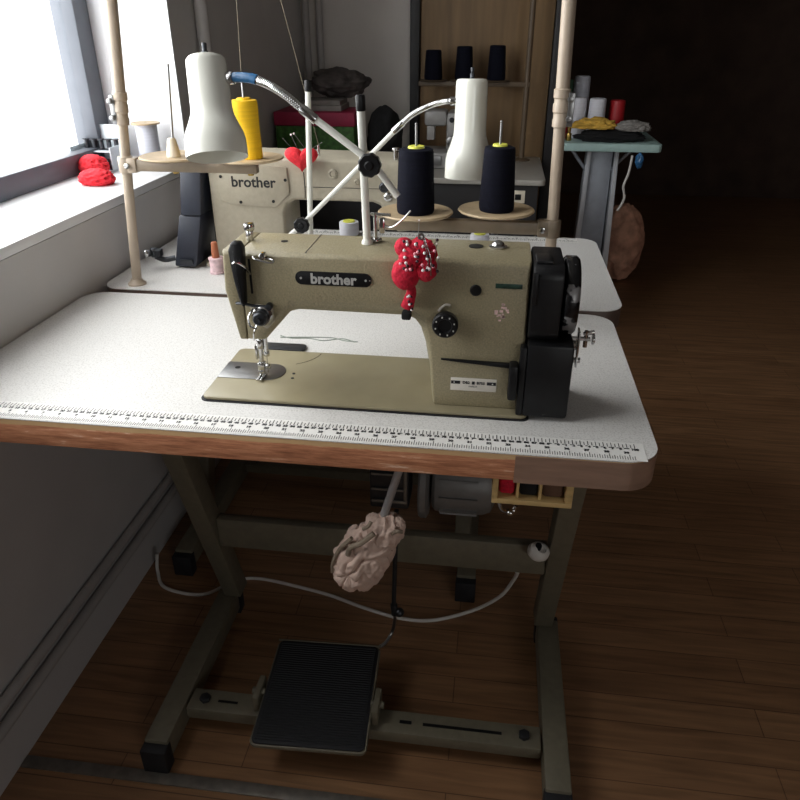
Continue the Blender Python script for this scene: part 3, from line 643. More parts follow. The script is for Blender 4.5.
# ------------------------------------------------------------------ lamps
def lamp(label, post0, post1, arm, goose, top, bot, knob, film, rs=1, kr=1, pr_=.0054):
    L = thing('work_lamp', label, 'lamp', post0)
    p0, p1 = V(post0), V(post1); ax = (p1-p0).normalized()
    b = B(); cyl(b, p0+ax*.006, p1-ax*.018, pr_, seg=16); obj('post', b, lamp_rod, L)
    b = B(); lathe(b, [(0, 0.0002), (.0078, .0002), (.0078, .003), (.0062, .006), (0, .006)], post0); obj('post_foot', b, lamp_rod, L)
    b = B(); cyl(b, p1-ax*.020, p1, pr_+.0010, seg=16, bev=.002); obj('post_cap', b, blk, L)
    b = B(); tube(b, arm, .0047, 14, smooth=False); a_ = obj('arm', b, lamp_rod, L)
    b = B()
    P = smooth_path(goose, 60)
    tube(b, P, 0, 12, smooth=False, rad=lambda k: .0054 + .00022*math.sin(k*len(P)*1.6)); obj('gooseneck', b, chrome, L)
    b = B(); d = (V(goose[1])-V(goose[0])).normalized(); cyl(b, V(goose[0])-d*.012, V(goose[0])+d*.012, .0064, seg=16, bev=.001); obj('gooseneck_collar', b, chrome, a_)
    if film:
        b = B(); k = int(len(P)*.50); tube(b, P[k:], .0064, 12, smooth=False); obj('blue_sleeve', b, blue_plastic, L)
    k = V(knob)
    b = B(); n = 9; pr = [(0, 0), (.012, 0), (.0165, .002)]
    t = B(); lathe(t, [(0, 0), (.008, 0), (.008, .006), (.0155, .008), (.0165, .010), (.0165, .019), (.0145, .021), (.007, .0205), (.005, .0225), (0, .0225)], tuple(k), (0, -1, 0), 54)
    for v in t.verts:
        dx, dz = v.co.x-k.x, v.co.z-k.z; rr = math.hypot(dx, dz)
        s = (1 + .04*math.cos(n*math.atan2(dz, dx)) if rr > .014 else 1)*kr; v.co.x = k.x+dx*s; v.co.z = k.z+dz*s
    merge(b, t); obj('clamp_knob', b, blk, L)
    top, bot = V(top), V(bot); ax = (bot-top).normalized(); h = (bot-top).length; q = h/.145
    pr = [(0, 0), (.020, 0), (.0275, .0008), (.0298, .004), (.0304, .012), (.0312, .072), (.0325, .082), (.038, .096), (.0435, .108), (.0462, .118), (.0468, .13), (.0468, .145)]
    inner = [(.0456, .145), (.0455, .12), (.042, .108), (.036, .094), (.030, .08), (.0292, .01), (0, .008)]
    b = B(); lathe(b, [(r*q*rs, z*q) for r, z in pr+inner], top, ax, 48); sh = obj('lamp_shade', b, white_paint, L)
    b = B(); lathe(b, [(0, .012*q), (.014, .012*q), (.014, .05*q), (.013, .06*q), (.016, .075*q), (.021, .09*q), (.020, .105*q), (.012, .118*q), (0, .122*q)], top, ax, 24); obj('bulb', b, cord_white, sh)
    b = B(); cyl(b, top+ax*.0005, top-ax*.008, .0042, seg=14); cyl(b, top-ax*.008, top-ax*.018, .0026, r1=.0034, seg=12, bev=.0008); sw = obj('switch', b, dark_steel, sh)
    e = V(goose[-1]); b = B(); d = (V(goose[-1])-V(goose[-2])).normalized(); cyl(b, e-d*.010, e+d*.004, .0078, seg=16, bev=.001); obj('shade_joint', b, chrome, sh)
    return L
lamp('white work lamp at left, standing on the front machine, its gooseneck sleeved in blue', (.2405, .078, .2223), (.2355, .078, .4135), [(.285, .0670, .2905), (.2515, .0670, .3330), (.170, .0675, .3905)],
     [(.170, .0675, .3905), (.135, .068, .4165), (.104, .072, .4295), (.080, .077, .4320), (.0625, .080, .4305)], (.0335, .088, .4535), (.0495, .048, .338), (.2515, .0615, .3330), True, 1.0, .88)
LY = .497
lamp('white work lamp at right, its shade hanging between the two navy thread cones', (.044, LY, 0), (.0615, LY, .402), [(.004, LY-.0135, .113), (.041, LY-.0135, .145), (.229, LY-.0135, .325)],
     [(.229, LY-.0135, .325), (.255, LY-.012, .347), (.287, LY-.008, .362), (.312, LY-.002, .368), (.3315, LY, .370)], (.3595, LY+.004, .4065), (.3600, LY-.006, .238), (.041, LY-.0185, .1445), False, .80, .9, .0054)

# ------------------------------------------------------------------ pincushions and pins
pc = thing('pincushion', 'red velvet pincushion strapped to the front machine, stuck full of pins', 'pincushion', (.315, .015, .15))
b = B(); blob(b, (.300, .004, .1985), (.0185, .0145, .0215), 4, .05, 3, 2); obj('round_cushion', b, red_felt, pc)
b = B(); blob(b, (.2975, .008, .2325), (.0125, .013, .0125), 4, .06, 3, 5); blob(b, (.320, .008, .226), (.019, .015, .019), 4, .14, 3, 9); blob(b, (.308, .001, .222), (.016, .013, .015), 4, .14, 3, 21); blob(b, (.327, .002, .208), (.014, .012, .018), 4, .08, 3, 12); obj('upper_cushion', b, red_felt, pc)
b = B(); tube(b, [(.305, .009, .184), (.307, .011, .172), (.304, .012, .160), (.301, .0128, .150)], .0, 12, 6, rad=lambda k: .0055+.0035*k)
obj('tail_strap', b, red_felt, pc)
b = B(); box(b, .293, .306, .012, .0275, .130, .1415, .003); obj('strap_end', b, black_cloth, pc)
def pin(p, d, length, head_r, m, label, group):
    p, d = V(p), V(d).normalized()
    if 'red' in group: p = p + V((.004, -.003, .008))
    b = B(); cyl(b, p, p+d*length, .0005, seg=6); n0 = len(b.faces); ball(b, p+d*length, head_r, 2)
    b.faces.ensure_lookup_table()
    for i, f in enumerate(b.faces): f.material_index = 0 if i < n0 else 1
    return tag(obj('pin', b, [steel, m]), label, 'pin', group)
rnd = random.Random(11)
PG = 'pins in the red pincushion on the front machine'
for k in range(34):
    u = rnd.uniform(-1.2, 1); w = rnd.uniform(-.75, 1)
    p = V((.320+.015*u, -.002+.003*abs(u), .224+.014*w)); d = V((.35*u+.1, -1+.35*rnd.uniform(-1, 1), .6*w+.15))
    m, lab = rnd.choice([(pearl, 'white pearl-headed pin stuck in the red velvet pincushion on the front machine')]*5 + [(pearl_pink, 'pink pearl-headed pin stuck in the red velvet pincushion on the front machine')]*3 + [(pearl_dark, 'dark-headed pin stuck in the red velvet pincushion on the front machine')]*4)
    pin(p, d, rnd.uniform(.013, .022), .0021, m, lab, PG)
for k in range(8):
    u = rnd.uniform(-1, 1); w = rnd.uniform(0, 1)
    m, lab = [(pearl, 'white pin head on the hanging tail of the red pincushion'), (pearl_dark, 'dark pin head on the hanging tail of the red pincushion')][k % 2]
    pin((.303+.005*u, .006, .150+.025*w), (u*.2, -1, .1), .0075, .0019, m, lab, 'pins in the tail of the red pincushion')
pin((.340, .003, .20), (.06, -.35, .5), .034, .002, pearl, 'long pin standing at the right side of the red pincushion, nearest the stitch dial', PG)
pin((.336, .003, .205), (.1, -.2, .9), .038, .0014, pearl, 'long white-tipped pin pointing up at the right of the red pincushion', PG)
pin((.315, .006, .235), (.05, -.1, .9), .034, .0014, pearl, 'white-tipped pin pointing straight up from the top of the red pincushion', PG)
b = B(); tube(b, [(.332, -.010, .200), (.331, -.013, .225), (.322, -.006, .2485), (.3185, -.006, .252), (.316, -.006, .2475), (.3215, -.006, .245), (.327, -.008, .225), (.329, -.009, .205)], .0008, 8)
lathe(b, [(.0022, -.001), (.0042, -.001), (.0042, .001), (.0022, .001)], (.3185, -.006, .2485), (0, -1, 0), 20, close=True)
pc.location += V((.004, -.003, .008))
bmesh.ops.translate(b, verts=b.verts[:], vec=(.006, -.003, .010)); tag(obj('safety_pin', b, chrome), 'open silver safety pin hooked on top of the red velvet pincushion', 'safety pin')
# heart pincushion hung on the back of the second machine
def heart(n=40):
    out = []
    for i in range(n):
        t = 2*PI*i/n; x = 16*math.sin(t)**3; y = 13*math.cos(t)-5*math.cos(2*t)-2*math.cos(3*t)-math.cos(4*t); out.append((x/16, y/16))
    return out
b = B(); H = heart(); hc = V((.006, .624, .243)); rings = []
for k, s in ((-1, .3), (-.85, .62), (-.5, .88), (0, 1), (.5, .88), (.85, .62), (1, .3)):
    rings.append([(hc.x + .036*s*x, hc.y + .014*k, hc.z + .028*s*y + .002) for x, y in H])
loft(b, rings); hp = obj('heart_pincushion', b, coral_felt, angle=80); tag(hp, 'coral red heart-shaped pincushion on the back of the second machine', 'pincushion')
for i, (x, d, m, l) in enumerate(((-.022, (-.7, -.1, .8), steel, .028), (-.012, (-.35, -.1, .9), pearl, .030), (.004, (-.5, -.15, .75), pearl, .036), (.016, (.9, -.2, .5), steel, .030), (.012, (.2, -.9, .3), pearl, .022))):
    pin((x+.011, .622, .264 - .1*abs(x)), d, l, .0022 if m is pearl else .0012, m, ['bare pin leaning left out of the coral heart pincushion, leftmost', 'white-headed pin in the left lobe of the coral heart pincushion', 'long white-headed pin leaning left from the middle of the coral heart pincushion', 'bare pin leaning right out of the coral heart pincushion', 'white-headed pin facing forward in the right lobe of the coral heart pincushion'][i], 'pins in the heart pincushion')
b = B(); tube(b, [(.006, .6335, .214), (.006, .6365, .18), (.005, .6365, .158)], .0011, 6); obj('hanging_cord', b, blk, m2)

# ------------------------------------------------------------------ reels on the second table
def reel(pos, r, h, m, label, top_m=None):
    t = thing('thread_reel', label, 'thread', pos); x, y, z = pos
    b = B(); lathe(b, [(.004, .002), (r*.96, .002), (r, .006), (r, h-.004), (r*.96, h), (.004, h)], pos, seg=32, close=True); obj('thread_winding', b, m, t)
    b = B(); lathe(b, [(.003, h+.0003), (r*.62, h+.0003), (r*.6, h+.003), (.003, h+.003)], pos, seg=24, close=True); lathe(b, [(.003, .0002), (r*.9, .0002), (r*.9, .0018), (.003, .0018)], pos, seg=24, close=True); obj('reel_core', b, top_m or cord_white, t)
    return t
reel((.038, .935, 0), .0255, .036, white_yarn, 'white thread reel with yellow core on the second table, left of the lamp post', yellow_tube)
reel((.381, .872, 0), .0235, .032, white_yarn, 'white thread reel with yellow core behind the oil dome of the front machine', yellow_tube)
t = thing('thread_reel', 'small pink and white thread reel with orange tip beside the front machine head', 'thread', (-.193, .585, 0))
b = B(); lathe(b, [(0, .0003), (.0165, .0003), (.0165, .004), (.015, .005), (.015, .030), (.0165, .031), (.0165, .035), (0, .035)], (-.193, .585, 0)); obj('thread_winding', b, mat('pink_white_thread', (226, 196, 200), .8, 0, .2, 90), t)
b = B(); lathe(b, [(0, .0353), (.0085, .0353), (.0068, .068), (.005, .070), (0, .070)], (-.193, .585, 0), seg=20); obj('reel_tip', b, copper_cone, t)
b = B(); box(b, .085, .128, .445, .4515, .0003, .004, .001) if False else tube(b, [(.395, .62, .006), (.355, .66, .006)], .005, 10, smooth=False); tag(obj('screwdriver_handle', b, cream), 'small cream plastic rod lying on the second table behind the machine', 'tool')

# ------------------------------------------------------------------ below the front table
ped = thing('foot_pedal', 'grey treadle pedal with a black ribbed rubber pad under the front table', 'pedal', (.125, .07, FZ+.0665))
RZ = Matrix.Translation((.130, .046, FZ+.090)) @ Matrix.Rotation(math.radians(2.5), 4, 'Z') @ Matrix.Rotation(math.radians(1.5), 4, 'X') @ Matrix.Diagonal((.955, .93, 1, 1))
def pp(n, b, m, par=None): bmesh.ops.transform(b, matrix=RZ, verts=b.verts[:]); return obj(n, b, m, par or ped)
b = B(); prism(b, rrect(-.114, .114, -.130, .132, .014), -.006, .002, 'xy', .002); box(b, -.114, .114, .1285, .132, .002, .007, .001); box(b, .1105, .114, -.118, .12, .002, .006, .001); pp('pedal_tray', b, stand_paint)
b = B(); prism(b, rrect(-.110, .110, -.127, .128, .012), .0022, .0062, 'xy', .001)
for k in range(42): y = -.120 + k*.0058; box(b, -.104, .104, y, y+.0032, .006, .0086, .0008, 1)
pp('rubber_pad', b, blk_rubber)
for k in (-1, 1):
    b = B(); cx_ = .130 + k*.117
    box(b, cx_-.006, cx_+.006, .035-.028, .035+.028, FZ+.0667, FZ+.105, .002); cyl(b, (cx_-k*.012, .035, FZ+.092), (cx_+k*.014, .035, FZ+.092), .007, seg=14, bev=.001); obj('pivot_bracket', b, stand_paint, ped)
b = B(); tube(b, [(.215, .168, FZ+.090), (.238, .185, FZ+.092), (.252, .208, FZ+.105), (.258, .208, FZ+.14), (.258, .208, FZ+.158)], .0036, 10); obj('link_hook', b, steel, ped)
b = B(); cyl(b, (.258, .208, FZ+.158), (.256, .208, FZ+.185), .0075, seg=14, bev=.001); cyl(b, (.256, .208, FZ+.185), (.262, .212, -.335), .0046, seg=12); ball(b, (.268, .206, FZ+.166), .010, 3); obj('pitman_rod', b, dark_steel, ped)
# knee lifter wrapped in cloth
def gathered(bm, c, rad, M):
    """a cloth bundle whose folds run out from a gathered point low on its front"""
    t = B(); bmesh.ops.create_icosphere(t, subdivisions=6, radius=1)
    g = V((-.30, -.80, -.42)).normalized(); ux = g.orthogonal().normalized(); uy = g.cross(ux)
    for v in t.verts:
        n = v.co.normalized(); th = n.angle(g); ph = math.atan2(n.dot(uy), n.dot(ux))
        w = noise.noise(n*2.2 + V((3, 1, 7)))
        fold = 1 - abs(math.sin(3.5*ph + 2.2*w + .8*th))
        r = 1 - .17*fold**2.2*math.exp(-((th-.75)/.75)**2) - .22*math.exp(-(th/.22)**2) + .10*w + .05*noise.noise(n*5)
        q = n*3.1 + V((8, 2, 5)); r -= .10*max(0, .35-abs(noise.noise(q)))/.35*min(1, th/1.2)
        v.co = n*r; v.co = V((v.co.x*rad[0], v.co.y*rad[1], v.co.z*rad[2]))
    bmesh.ops.transform(t, matrix=M, verts=t.verts[:]); bmesh.ops.translate(t, verts=t.verts[:], vec=V(c)); merge(bm, t)
kl = thing('knee_lifter', 'steel knee lifter rod below the table edge, its pad wrapped in crumpled beige cloth', 'knee lifter', (.265, -.035, -.25))
b = B(); tube(b, [(.305, .028, -.060), (.304, -.01, -.058), (.3025, -.033, -.064), (.297, -.036, -.085), (.272, -.036, -.175)], .0062, 12, 8); obj('rod', b, zinc, kl)
RM = Matrix.Rotation(math.radians(24), 4, 'Y')
b = B(); gathered(b, (.2425, -.036, -.242), (.045, .037, .070), RM); blob(b, (.279, -.036, -.186), (.026, .024, .030), 5, .26, 2.2, 1.5, RM, True); blob(b, (.296, -.038, -.174), (.012, .010, .016), 4, .3, 2.2, 3.5, RM, True); blob(b, (.262, -.040, -.172), (.012, .010, .018), 4, .3, 2.2, 7.5, None, True); obj('cloth_cover', b, cloth_beige, kl, angle=80)
b = B(); tube(b, [(.266, -.062, -.172), (.248, -.068, -.187), (.231, -.066, -.199), (.226, -.064, -.215)], .0042, 8); tube(b, [(.232, -.060, -.186), (.213, -.058, -.210), (.199, -.050, -.245), (.196, -.046, -.268)], .0034, 8); tube(b, [(.292, -.055, -.175), (.300, -.060, -.166), (.308, -.058, -.168)], .003, 8); tube(b, [(.250, -.062, -.165), (.258, -.064, -.158), (.262, -.06, -.152)], .003, 8); obj('tie_string', b, strap_tan, kl)
# motor and its control box
mo = thing('clutch_motor', 'dark grey clutch motor hanging under the front table beside the right leg', 'motor', (.36, .25, -.3))
b = B(); lathe(b, [(0, 0), (.055, 0), (.062, .006), (.064, .02), (.064, .095), (.058, .11), (.04, .118), (0, .118)], (.330, .245, -.275), (1, 0, 0), 36)
for k in range(12):
    a = k*PI/6; box(b, .345, .415, -.002, .002, .063, .068, 0, 1, Matrix.Translation((0, .245, -.275)) @ Matrix.Rotation(a, 4, 'X'))
obj('motor_body', b, motor_grey, mo)
b = B(); lathe(b, [(0, 0), (.075, 0), (.078, .004), (.078, .014), (.07, .018), (.03, .02), (0, .02)], (.306, .245, -.275), (1, 0, 0), 36); obj('clutch_housing', b, motor_grey, mo)
b = B(); box(b, .30, .43, .19, .30, -.0465, -.0435, .001); box(b, .33, .345, .235, .255, -.22, -.046, .002); box(b, .395, .41, .235, .255, -.22, -.046, .002); obj('motor_bracket', b, dark_steel, mo)
b = B(); tube(b, [(.29, .13, -.13), (.34, .13, -.148), (.40, .13, -.165), (.418, .14, -.172)], .006, 10); cyl(b, (.418, .13, -.172), (.418, .15, -.172), .009, bev=.001); obj('clutch_lever', b, zinc, mo)
sb = thing('switch_box', 'grey motor switch box with a pale frame under the front table', 'switch', (.25, .2, -.17))
b = B(); box(b, .218, .290, .17, .24, -.300, -.0435, .004); obj('box_body', b, dark_steel, sb)
b = B(); box(b, .222, .287, .1655, .1695, -.285, -.279, .001); box(b, .281, .287, .1655, .1695, -.2785, -.20, .001); box(b, .222, .2805, .1655, .1695, -.258, -.254, .001); box(b, .222, .262, .1655, .1695, -.225, -.221, .001); obj('box_trim', b, strip_metal, sb)
# wooden tray with thread in compartments
tr = thing('wooden_tray', 'yellow pine tray with compartments fixed under the right end of the front table', 'tray', (.497, -.02, -.1))
tx0, tx1, ty0, ty1, tz0, tz1 = .434, .544, -.062, .045, -.100, -.0435
tx0w = tx0
b = B(); box(b, tx0, tx1, ty0, ty1, tz0, tz0+.008, .001); box(b, tx0, tx0+.008, ty0, ty1, tz0+.008, tz1, .001); box(b, tx1-.010, tx1, ty0, ty1, tz0+.008, tz1, .001); box(b, tx0+.008, tx1-.010, ty1-.006, ty1, tz0+.008, tz1, .001); obj('tray_body', b, tray_wood, tr)
for x in (.469, .500):
    b = B(); box(b, x-.002, x+.002, ty0+.004, ty1-.0065, tz0+.0083, tz1-.001, .0005); obj('divider', b, tray_wood, tr)
for x0, x1, m, lab in ((.4435, .4655, red_felt, 'red folded felt in the left compartment of the wooden tray'), (.4715, .4975, black_cloth, 'black folded cloth in the middle compartment of the wooden tray'), (.5025, .5325, brown_thing, 'brown folded cloth in the right compartment of the wooden tray')):
    b = B(); box(b, x0, x1, ty0+.010, ty1-.02, tz0+.0085, tz1-.009, .006, 3); tag(obj('folded_cloth', b, m), lab, 'cloth')
b = B(); tube(b, [(.446, -.03, -.101), (.446, -.034, -.118), (.452, -.040, -.128), (.466, -.042, -.126), (.470, -.040, -.118)], .003, 8); cyl(b, (.446, -.030, -.108), (.446, -.030, -.1005), .006); ball(b, (.462, -.046, -.126), .006); tag(obj('hook', b, chrome), 'small chrome hook hanging below the wooden tray', 'hook')
b = B(); M = Matrix.Translation((.534, .212, -.412)) @ Matrix.Rotation(.35, 4, 'Y')
t = B(); lathe(t, [(0, 0), (.012, 0), (.017, .003), (.019, .010), (.017, .020), (.011, .026), (.0085, .0265), (.0075, .020), (0, .020)], (0, 0, 0), (0, -.45, 1), 28)
for v in t.verts: v.co.x *= 1.15
bmesh.ops.transform(t, matrix=M, verts=t.verts[:]); merge(b, t); kn = obj('plastic_cap', b, cord_white); tag(kn, 'white rounded plastic cap on the grey beam beside the right leg', 'cap')
b = B(); cyl(b, (.5355, .2075, -.3945), (.5365, .2030, -.3835), .0070, r1=.006, seg=16); obj('cap_hole', b, blk, kn)
def cord(pts, r, label, m=cord_white, name='power_cord'):
    b = B(); tube(b, pts, r, 8, 10); return tag(obj(name, b, m), label, 'cord')
z = FZ+.0045
cord([(-.385, .43, FZ+.06), (-.384, .415, z+.01), (-.345, .372, z), (-.245, .362, z), (-.18, .42, z), (-.12, .435, z), (-.02, .42, z), (.07, .40, z), (.16, .37, z), (.25, .348, z), (.33, .352, z), (.42, .385, z+.01), (.48, .36, FZ+.09), (.505, .33, FZ+.17), (.51, .30, FZ+.22)], .0042, 'long white power cord curving over the floor under the tables')
cord([(.03, .18, -.0475), (.032, .19, -.075), (.06, .20, -.115), (.11, .20, -.135), (.150, .20, -.125), (.155, .20, -.135), (.160, .20, -.19), (.162, .20, -.21)], .0032, 'short grey-white cord hanging under the front table left of the knee lifter', strap_tan)
# ------------------------------------------------------------------ on the window sill
t = thing('thread_reel', 'pale thread reel with a tan cardboard top on the window sill', 'thread', (-.495, .965, SZ))
b = B(); lathe(b, [(.004, .003), (.025, .003), (.027, .008), (.027, .105), (.025, .108), (.004, .108)], (-.495, .965, SZ), close=True); obj('thread_winding', b, grey_yarn, t)
b = B(); lathe(b, [(.004, .1085), (.036, .1085), (.036, .112), (.004, .112)], (-.495, .965, SZ), seg=40, close=True); obj('reel_top', b, tan_wood, t)
b = B(); lathe(b, [(.004, .0003), (.034, .0003), (.034, .0027), (.004, .0027)], (-.495, .965, SZ), seg=40, close=True); obj('reel_bottom', b, tan_wood, t)
rk = thing('bobbin_rack', 'hazy clear plastic rack of grey bobbins on the window sill behind the left post', 'rack', (-.63, .93, SZ))
b = B(); box(b, -.672, -.562, .885, .975, SZ+.0005, SZ+.004, .001); box(b, -.672, -.562, .972, .975, SZ+.004, SZ+.105, .001); box(b, -.672, -.669, .885, .972, SZ+.004, SZ+.06, .001); box(b, -.565, -.562, .885, .972, SZ+.004, SZ+.06, .001); box(b, -.669, -.565, .92, .972, SZ+.042, SZ+.045, .001); obj('rack_body', b, clear_plastic, rk)
k = 0
first = None
for row, (yy, zz) in enumerate(((.902, SZ+.0045), (.946, SZ+.0455))):
    for i in range(5):
        x = -.657 + i*.0205
        if first is None:
            b = B(); lathe(b, [(.002, 0), (.0095, 0), (.0095, .002), (.006, .003), (.006, .024), (.0095, .025), (.0095, .027), (.002, .027)], (x, yy, zz), seg=16, close=True); first = obj('bobbin', b, dark_steel, base=(x, yy, zz)); tag(first, 'dark grey bobbin in the lower row of the clear rack on the window sill', 'bobbin', 'bobbins in the lower row of the clear rack'); fp = (x, yy, zz)
        else:
            c = first.copy(); C.objects.link(c); c.location = first.location + V((x-fp[0], yy-fp[1], zz-fp[2]))
            if row: c['label'] = 'dark grey bobbin in the upper row of the clear rack on the window sill'; c['group'] = 'bobbins in the upper row of the clear rack'
b = B(); blob(b, (-.600, .86, SZ+.0185), (.036, .030, .026), 5, .22, 3, 3, None, True, .018); tag(obj('cloth_scrap', b, coral_felt, angle=80), 'crumpled coral red cloth scrap on the sill, the one nearer the bobbin rack', 'cloth')
b = B(); blob(b, (-.525, .735, SZ+.0145), (.040, .030, .020), 5, .22, 3, 8, None, True, .014); tag(obj('cloth_scrap', b, coral_felt, angle=80), 'crumpled coral red cloth scrap on the sill, the one nearer the front', 'cloth')

# ------------------------------------------------------------------ third table with the overlock machine
t3 = thing('work_table', 'third work table with a pale top and dark front panel, holding the overlock machine', 'table', (.09, 2.0, FZ))
b = B(); prism(b, rrect(-.40, .588, 1.745, 2.255, .02), -.020, 0, 'xy', .003); obj('tabletop', b, mat('dull_grey_laminate', (168, 164, 156), .35, 0, .04, 60), t3)
b = B(); box(b, -.385, .565, 1.765, 1.785, -.62, -.0205, .002); fp_ = obj('front_panel', b, frame_black, t3)
for x in (-.36, .545):
    for y in (1.81, 2.22):
        b = B(); box(b, x-.02, x+.02, y-.02, y+.02, FZ, -.0205, .002); obj('leg', b, frame_black, t3)
b = B(); box(b, .470, .520, 1.7585, 1.7645, -.085, -.04, .002); so = obj('power_socket', b, cream, t3); so['label'] = 'cream square socket with a dark centre'
b = B(); box(b, .484, .506, 1.757, 1.7583, -.073, -.053, .001); obj('socket_hole', b, blk, so)
ov = thing('overlock_machine', 'grey overlock machine on the third table behind the right-hand lamp', 'sewing machine', (.21, 2.0, 0))
b = B(); box(b, .10, .30, 1.92, 2.10, .0005, .06, .012); box(b, .215, .30, 1.94, 2.08, .06, .20, .014); obj('body', b, overlock_grey, ov)
b = B(); box(b, .13, .215, 1.95, 2.05, .15, .205, .012); box(b, .14, .17, 1.955, 2.0, .10, .15, .004); obj('head', b, overlock_grey, ov)
b = B(); box(b, .06, .10, 1.915, 2.06, .03, .055, .004); box(b, .12, .20, 1.912, 1.919, .015, .05, .002); cyl(b, (.235, 1.92, .10), (.235, 1.94, .10), .018, bev=.003); cyl(b, (.275, 1.92, .13), (.275, 1.94, .13), .014, bev=.003); obj('plates', b, steel, ov)
for i, x in enumerate((.235, .258, .282)):
    b = B(); lathe(b, [(0, 0), (.009, 0), (.009, .012), (.006, .014), (.006, .02), (0, .02)], (x, 1.94, .175), (0, -1, 0), 16); obj('tension_knob', b, dark_steel, ov)
b = B(); lathe(b, [(0, 0), (.04, 0), (.045, .004), (.045, .018), (.03, .024), (0, .024)], (.3005, 2.01, .07), (1, 0, 0), 28); obj('handwheel', b, blk, ov)
rs = thing('spool_rack', 'brown metal spool rack on the third table in front of the plywood door', 'rack', (.3, 2.16, 0))
b = B(); cyl(b, (.508, 2.16, .002), (.508, 2.16, 1.1), .011, seg=14); obj('post', b, rack_brown, rs)
b = B(); lathe(b, [(0, .0003), (.035, .0003), (.035, .004), (.014, .01), (0, .01)], (.508, 2.16, 0)); obj('post_base', b, rack_brown, rs)
b = B(); box(b, .085, .52, 2.15, 2.17, .274, .292, .002); obj('crossbar', b, rack_brown, rs)
SPX = (.142, .262, .388)
for i, x in enumerate(SPX):
    b = B(); lathe(b, [(0, 0), (.05, 0), (.055, .003), (.052, .005), (0, .004)], (x, 2.16, .2925), seg=32); sp_ = obj('spool_plate', b, rack_brown, rs)
    b = B(); cyl(b, (x, 2.16, .2965), (x, 2.16, .40), .002, seg=8); obj('spool_pin', b, rack_brown, sp_)
blackyarn = navy_yarn
for i, x in enumerate(SPX):
    cone((x, 2.16, .2978), (.105, .118, .122)[i], .035, .029, navy_yarn, ['black thread cone on the brown rack by the plywood door, leftmost of three', 'black thread cone on the brown rack right behind the lamp switch, middle of three', 'black thread cone on the brown rack by the plywood door, rightmost of three'][i], name='thread_cone')
bx = thing('storage_box', 'green patterned storage box with magenta lid on the third table by the left wall', 'box', (-.25, 1.87, 0))
b = B(); box(b, -.395, -.105, 1.77, 1.97, .0004, .165, .004); obj('box_body', b, green_print, bx)
b = B(); box(b, -.399, -.101, 1.766, 1.974, .1655, .212, .004); obj('lid', b, magenta, bx)
b = B(); box(b, -.31, -.155, 1.80, 1.95, .2125, .232, .003); box(b, -.30, -.16, 1.805, 1.94, .2322, .248, .003); tag(obj('paper_stack', b, grey_paper), 'stack of grey papers on top of the magenta box lid', 'paper')
b = B(); blob(b, (-.19, 1.955, .297), (.11, .07, .05), 5, .18, 2.5, 2, None, False, .05); tag(obj('cloth_bundle', b, dark_cloth, angle=80), 'dark patterned cloth bundle on the papers above the magenta box', 'cloth') if False else tag(obj('cloth_bundle', b, dark_cloth, angle=80), 'dark patterned cloth bundle on the papers above the magenta box', 'cloth')
b = B(); blob(b, (-.018, 1.93, .110), (.066, .08, .113), 5, .12, 2, 6, None, False, .109); tag(obj('cloth_bag', b, black_cloth, angle=80), 'black cloth bag standing at the right side of the green box', 'bag')

# ------------------------------------------------------------------ side table in the dark at right
st = thing('side_table', 'small side table with a pale teal top and grey metal leg in the dark corner', 'table', (.87, 2.42, FZ))
b = B(); prism(b, rrect(.675, 1.070, 2.22, 2.62, .02), .030, .062, 'xy', .004); obj('tabletop', b, teal_edge, st)
b = B()
loft(b, [[(.79, 2.40, FZ+.03), (.915, 2.40, FZ+.03), (.915, 2.43, FZ+.03), (.79, 2.43, FZ+.03)], [(.80, 2.40, .029), (.905, 2.40, .029), (.905, 2.43, .029), (.80, 2.43, .029)]], .003); obj('leg_panel', b, leg_grey, st)
for x, d in ((.775, .02), (.922, -.012)):
    b = B(); loft(b, [[(x, 2.37, FZ+.03), (x+.03, 2.37, FZ+.03), (x+.03, 2.45, FZ+.03), (x, 2.45, FZ+.03)], [(x+d, 2.38, .029), (x+d+.018, 2.38, .029), (x+d+.018, 2.45, .029), (x+d, 2.45, .029)]], .003); obj('leg', b, leg_light, st)
b = B(); box(b, .74, .98, 2.25, 2.60, FZ, FZ+.03, .004); obj('base', b, leg_grey, st)
for xa, xb in (((.715, 2.41, .029), (.81, 2.41, -.09)), ((1.0, 2.41, .029), (.905, 2.41, -.07))):
    b = B(); tube(b, [xa, xb], .007, 10, smooth=False); obj('brace', b, leg_grey, st)
b = B(); tube(b, [(.66, 2.425, -.42), (.80, 2.425, -.42)], .006, 8, smooth=False); obj('stretcher', b, leg_grey, st)
TZ = .0622
cone((.735, 2.40, TZ), .158, .036, .033, white_yarn, 'white thread cone on the side table, left of the pair')
cone((.816, 2.40, TZ), .155, .036, .033, white_yarn, 'white thread cone on the side table, right of the pair')
cone((.752, 2.49, TZ), .235, .036, .032, grey_yarn, 'tall grey thread cone on the side table behind the white pair')
cone((.700, 2.48, TZ), .22, .018, .014, mat('dark_green_thread', (60, 92, 70), .8), 'thin dark green thread tube on the side table beside the grey cone')
cone((.905, 2.45, TZ), .145, .034, .03, red_plastic, 'dark red thread cone on the side table, rightmost cone')
cone((.690, 2.36, TZ), .15, .012, .010, red_plastic, 'thin red thread tube on the side table behind the beige post')
b = B(); blob(b, (.87, 2.290, TZ+.0185), (.135, .055, .026), 5, .2, 2.5, 3, None, False, .018); tag(obj('folded_cloth', b, black_cloth, angle=80), 'black folded cloth spread over the front of the side table', 'cloth')
b = B(); blob(b, (.80, 2.285, TZ+.062), (.085, .04, .030), 5, .3, 2.5, 7, None, False, .012); tag(obj('glove', b, yellow_cloth, angle=80), 'mustard yellow crumpled glove lying on the black cloth', 'glove')
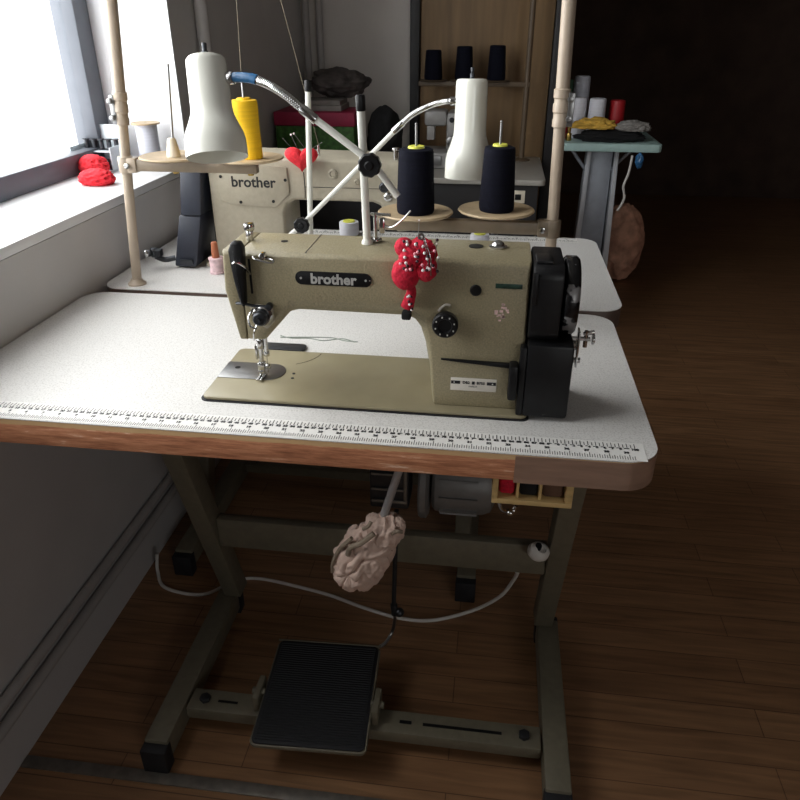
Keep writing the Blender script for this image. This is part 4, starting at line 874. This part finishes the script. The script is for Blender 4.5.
b = B(); blob(b, (.955, 2.285, TZ+.056), (.065, .04, .026), 5, .3, 2.5, 9, None, False, .012); tag(obj('folded_cloth', b, grey_paper, angle=80), 'dark grey crumpled cloth beside the yellow glove on the side table', 'cloth')
b = B(); cyl(b, (.700, 2.29, TZ+.0003), (.700, 2.29, TZ+.03), .012, bev=.002); cyl(b, (.700, 2.29, TZ+.03), (.700, 2.29, TZ+.085), .007, r1=.010); ball(b, (.700, 2.29, TZ+.092), .011); tag(obj('oil_bottle', b, brass), 'small shiny brass bottle at the left edge of the side table', 'bottle')
cord([(.955, 2.21, .02), (.948, 2.205, -.05), (.935, 2.20, -.10), (.945, 2.20, -.15), (.925, 2.20, -.20)], .005, 'white twisted cord hanging off the front of the side table')
b = B(); blob(b, (.985, 2.21, .0), (.016, .012, .028), 4, .3, 3, 2); tag(obj('cloth_scrap', b, blue_plastic, angle=80), 'small blue scrap hanging under the edge of the side table', 'cloth')
b = B(); blob(b, (1.10, 3.02, FZ+.20), (.115, .10, .20), 5, .16, 2.2, 5, None, True, .19); tag(obj('scrap_bag', b, pink_cloth, angle=80), 'bulging bag of pink and tan cloth scraps on the floor beside the side table', 'bag')

# ------------------------------------------------------------------ light and camera
w = bpy.data.worlds.new('sky'); bpy.context.scene.world = w; w.use_nodes = True
bg = w.node_tree.nodes['Background']; bg.inputs['Color'].default_value = (1.0, .985, .97, 1); bg.inputs['Strength'].default_value = 8.0
def portal(y0, y1):
    l = bpy.data.lights.new('window_portal', 'AREA'); l.shape = 'RECTANGLE'; l.size = y1-y0; l.size_y = NT-SZ
    l.cycles.is_portal = True
    o = bpy.data.objects.new('window_portal', l); C.objects.link(o); o.location = (NX-.08, (y0+y1)/2, (SZ+NT)/2+T)
    o.rotation_euler = V((-1, 0, 0)).to_track_quat('Z', 'Y').to_euler()
portal(NY0, NY1)
l = bpy.data.lights.new('window_portal', 'AREA'); l.shape = 'RECTANGLE'; l.size = QX1-QX0; l.size_y = QZ1-QZ0; l.cycles.is_portal = True  # portal for the added fill window
o = bpy.data.objects.new('window_portal', l); C.objects.link(o); o.location = ((QX0+QX1)/2, NEAR-.12, (QZ0+QZ1)/2+T); o.rotation_euler = V((0, -1, 0)).to_track_quat('Z', 'Y').to_euler()
cam = bpy.data.cameras.new('camera'); cam.sensor_width = 36; cam.lens = 704.15/800*36; cam.clip_start = .02
co = bpy.data.objects.new('camera', cam); C.objects.link(co)
co.location = (.4127, -.8741, .4926+T); co.rotation_euler = (PI/2-.4911, 0, .1319)
sc = bpy.context.scene; sc.camera = co
sc.view_settings.view_transform = 'Standard'; sc.view_settings.look = 'None'; sc.view_settings.gamma = 1
sc.view_settings.use_curve_mapping = False; sc.view_settings.exposure = 0.0
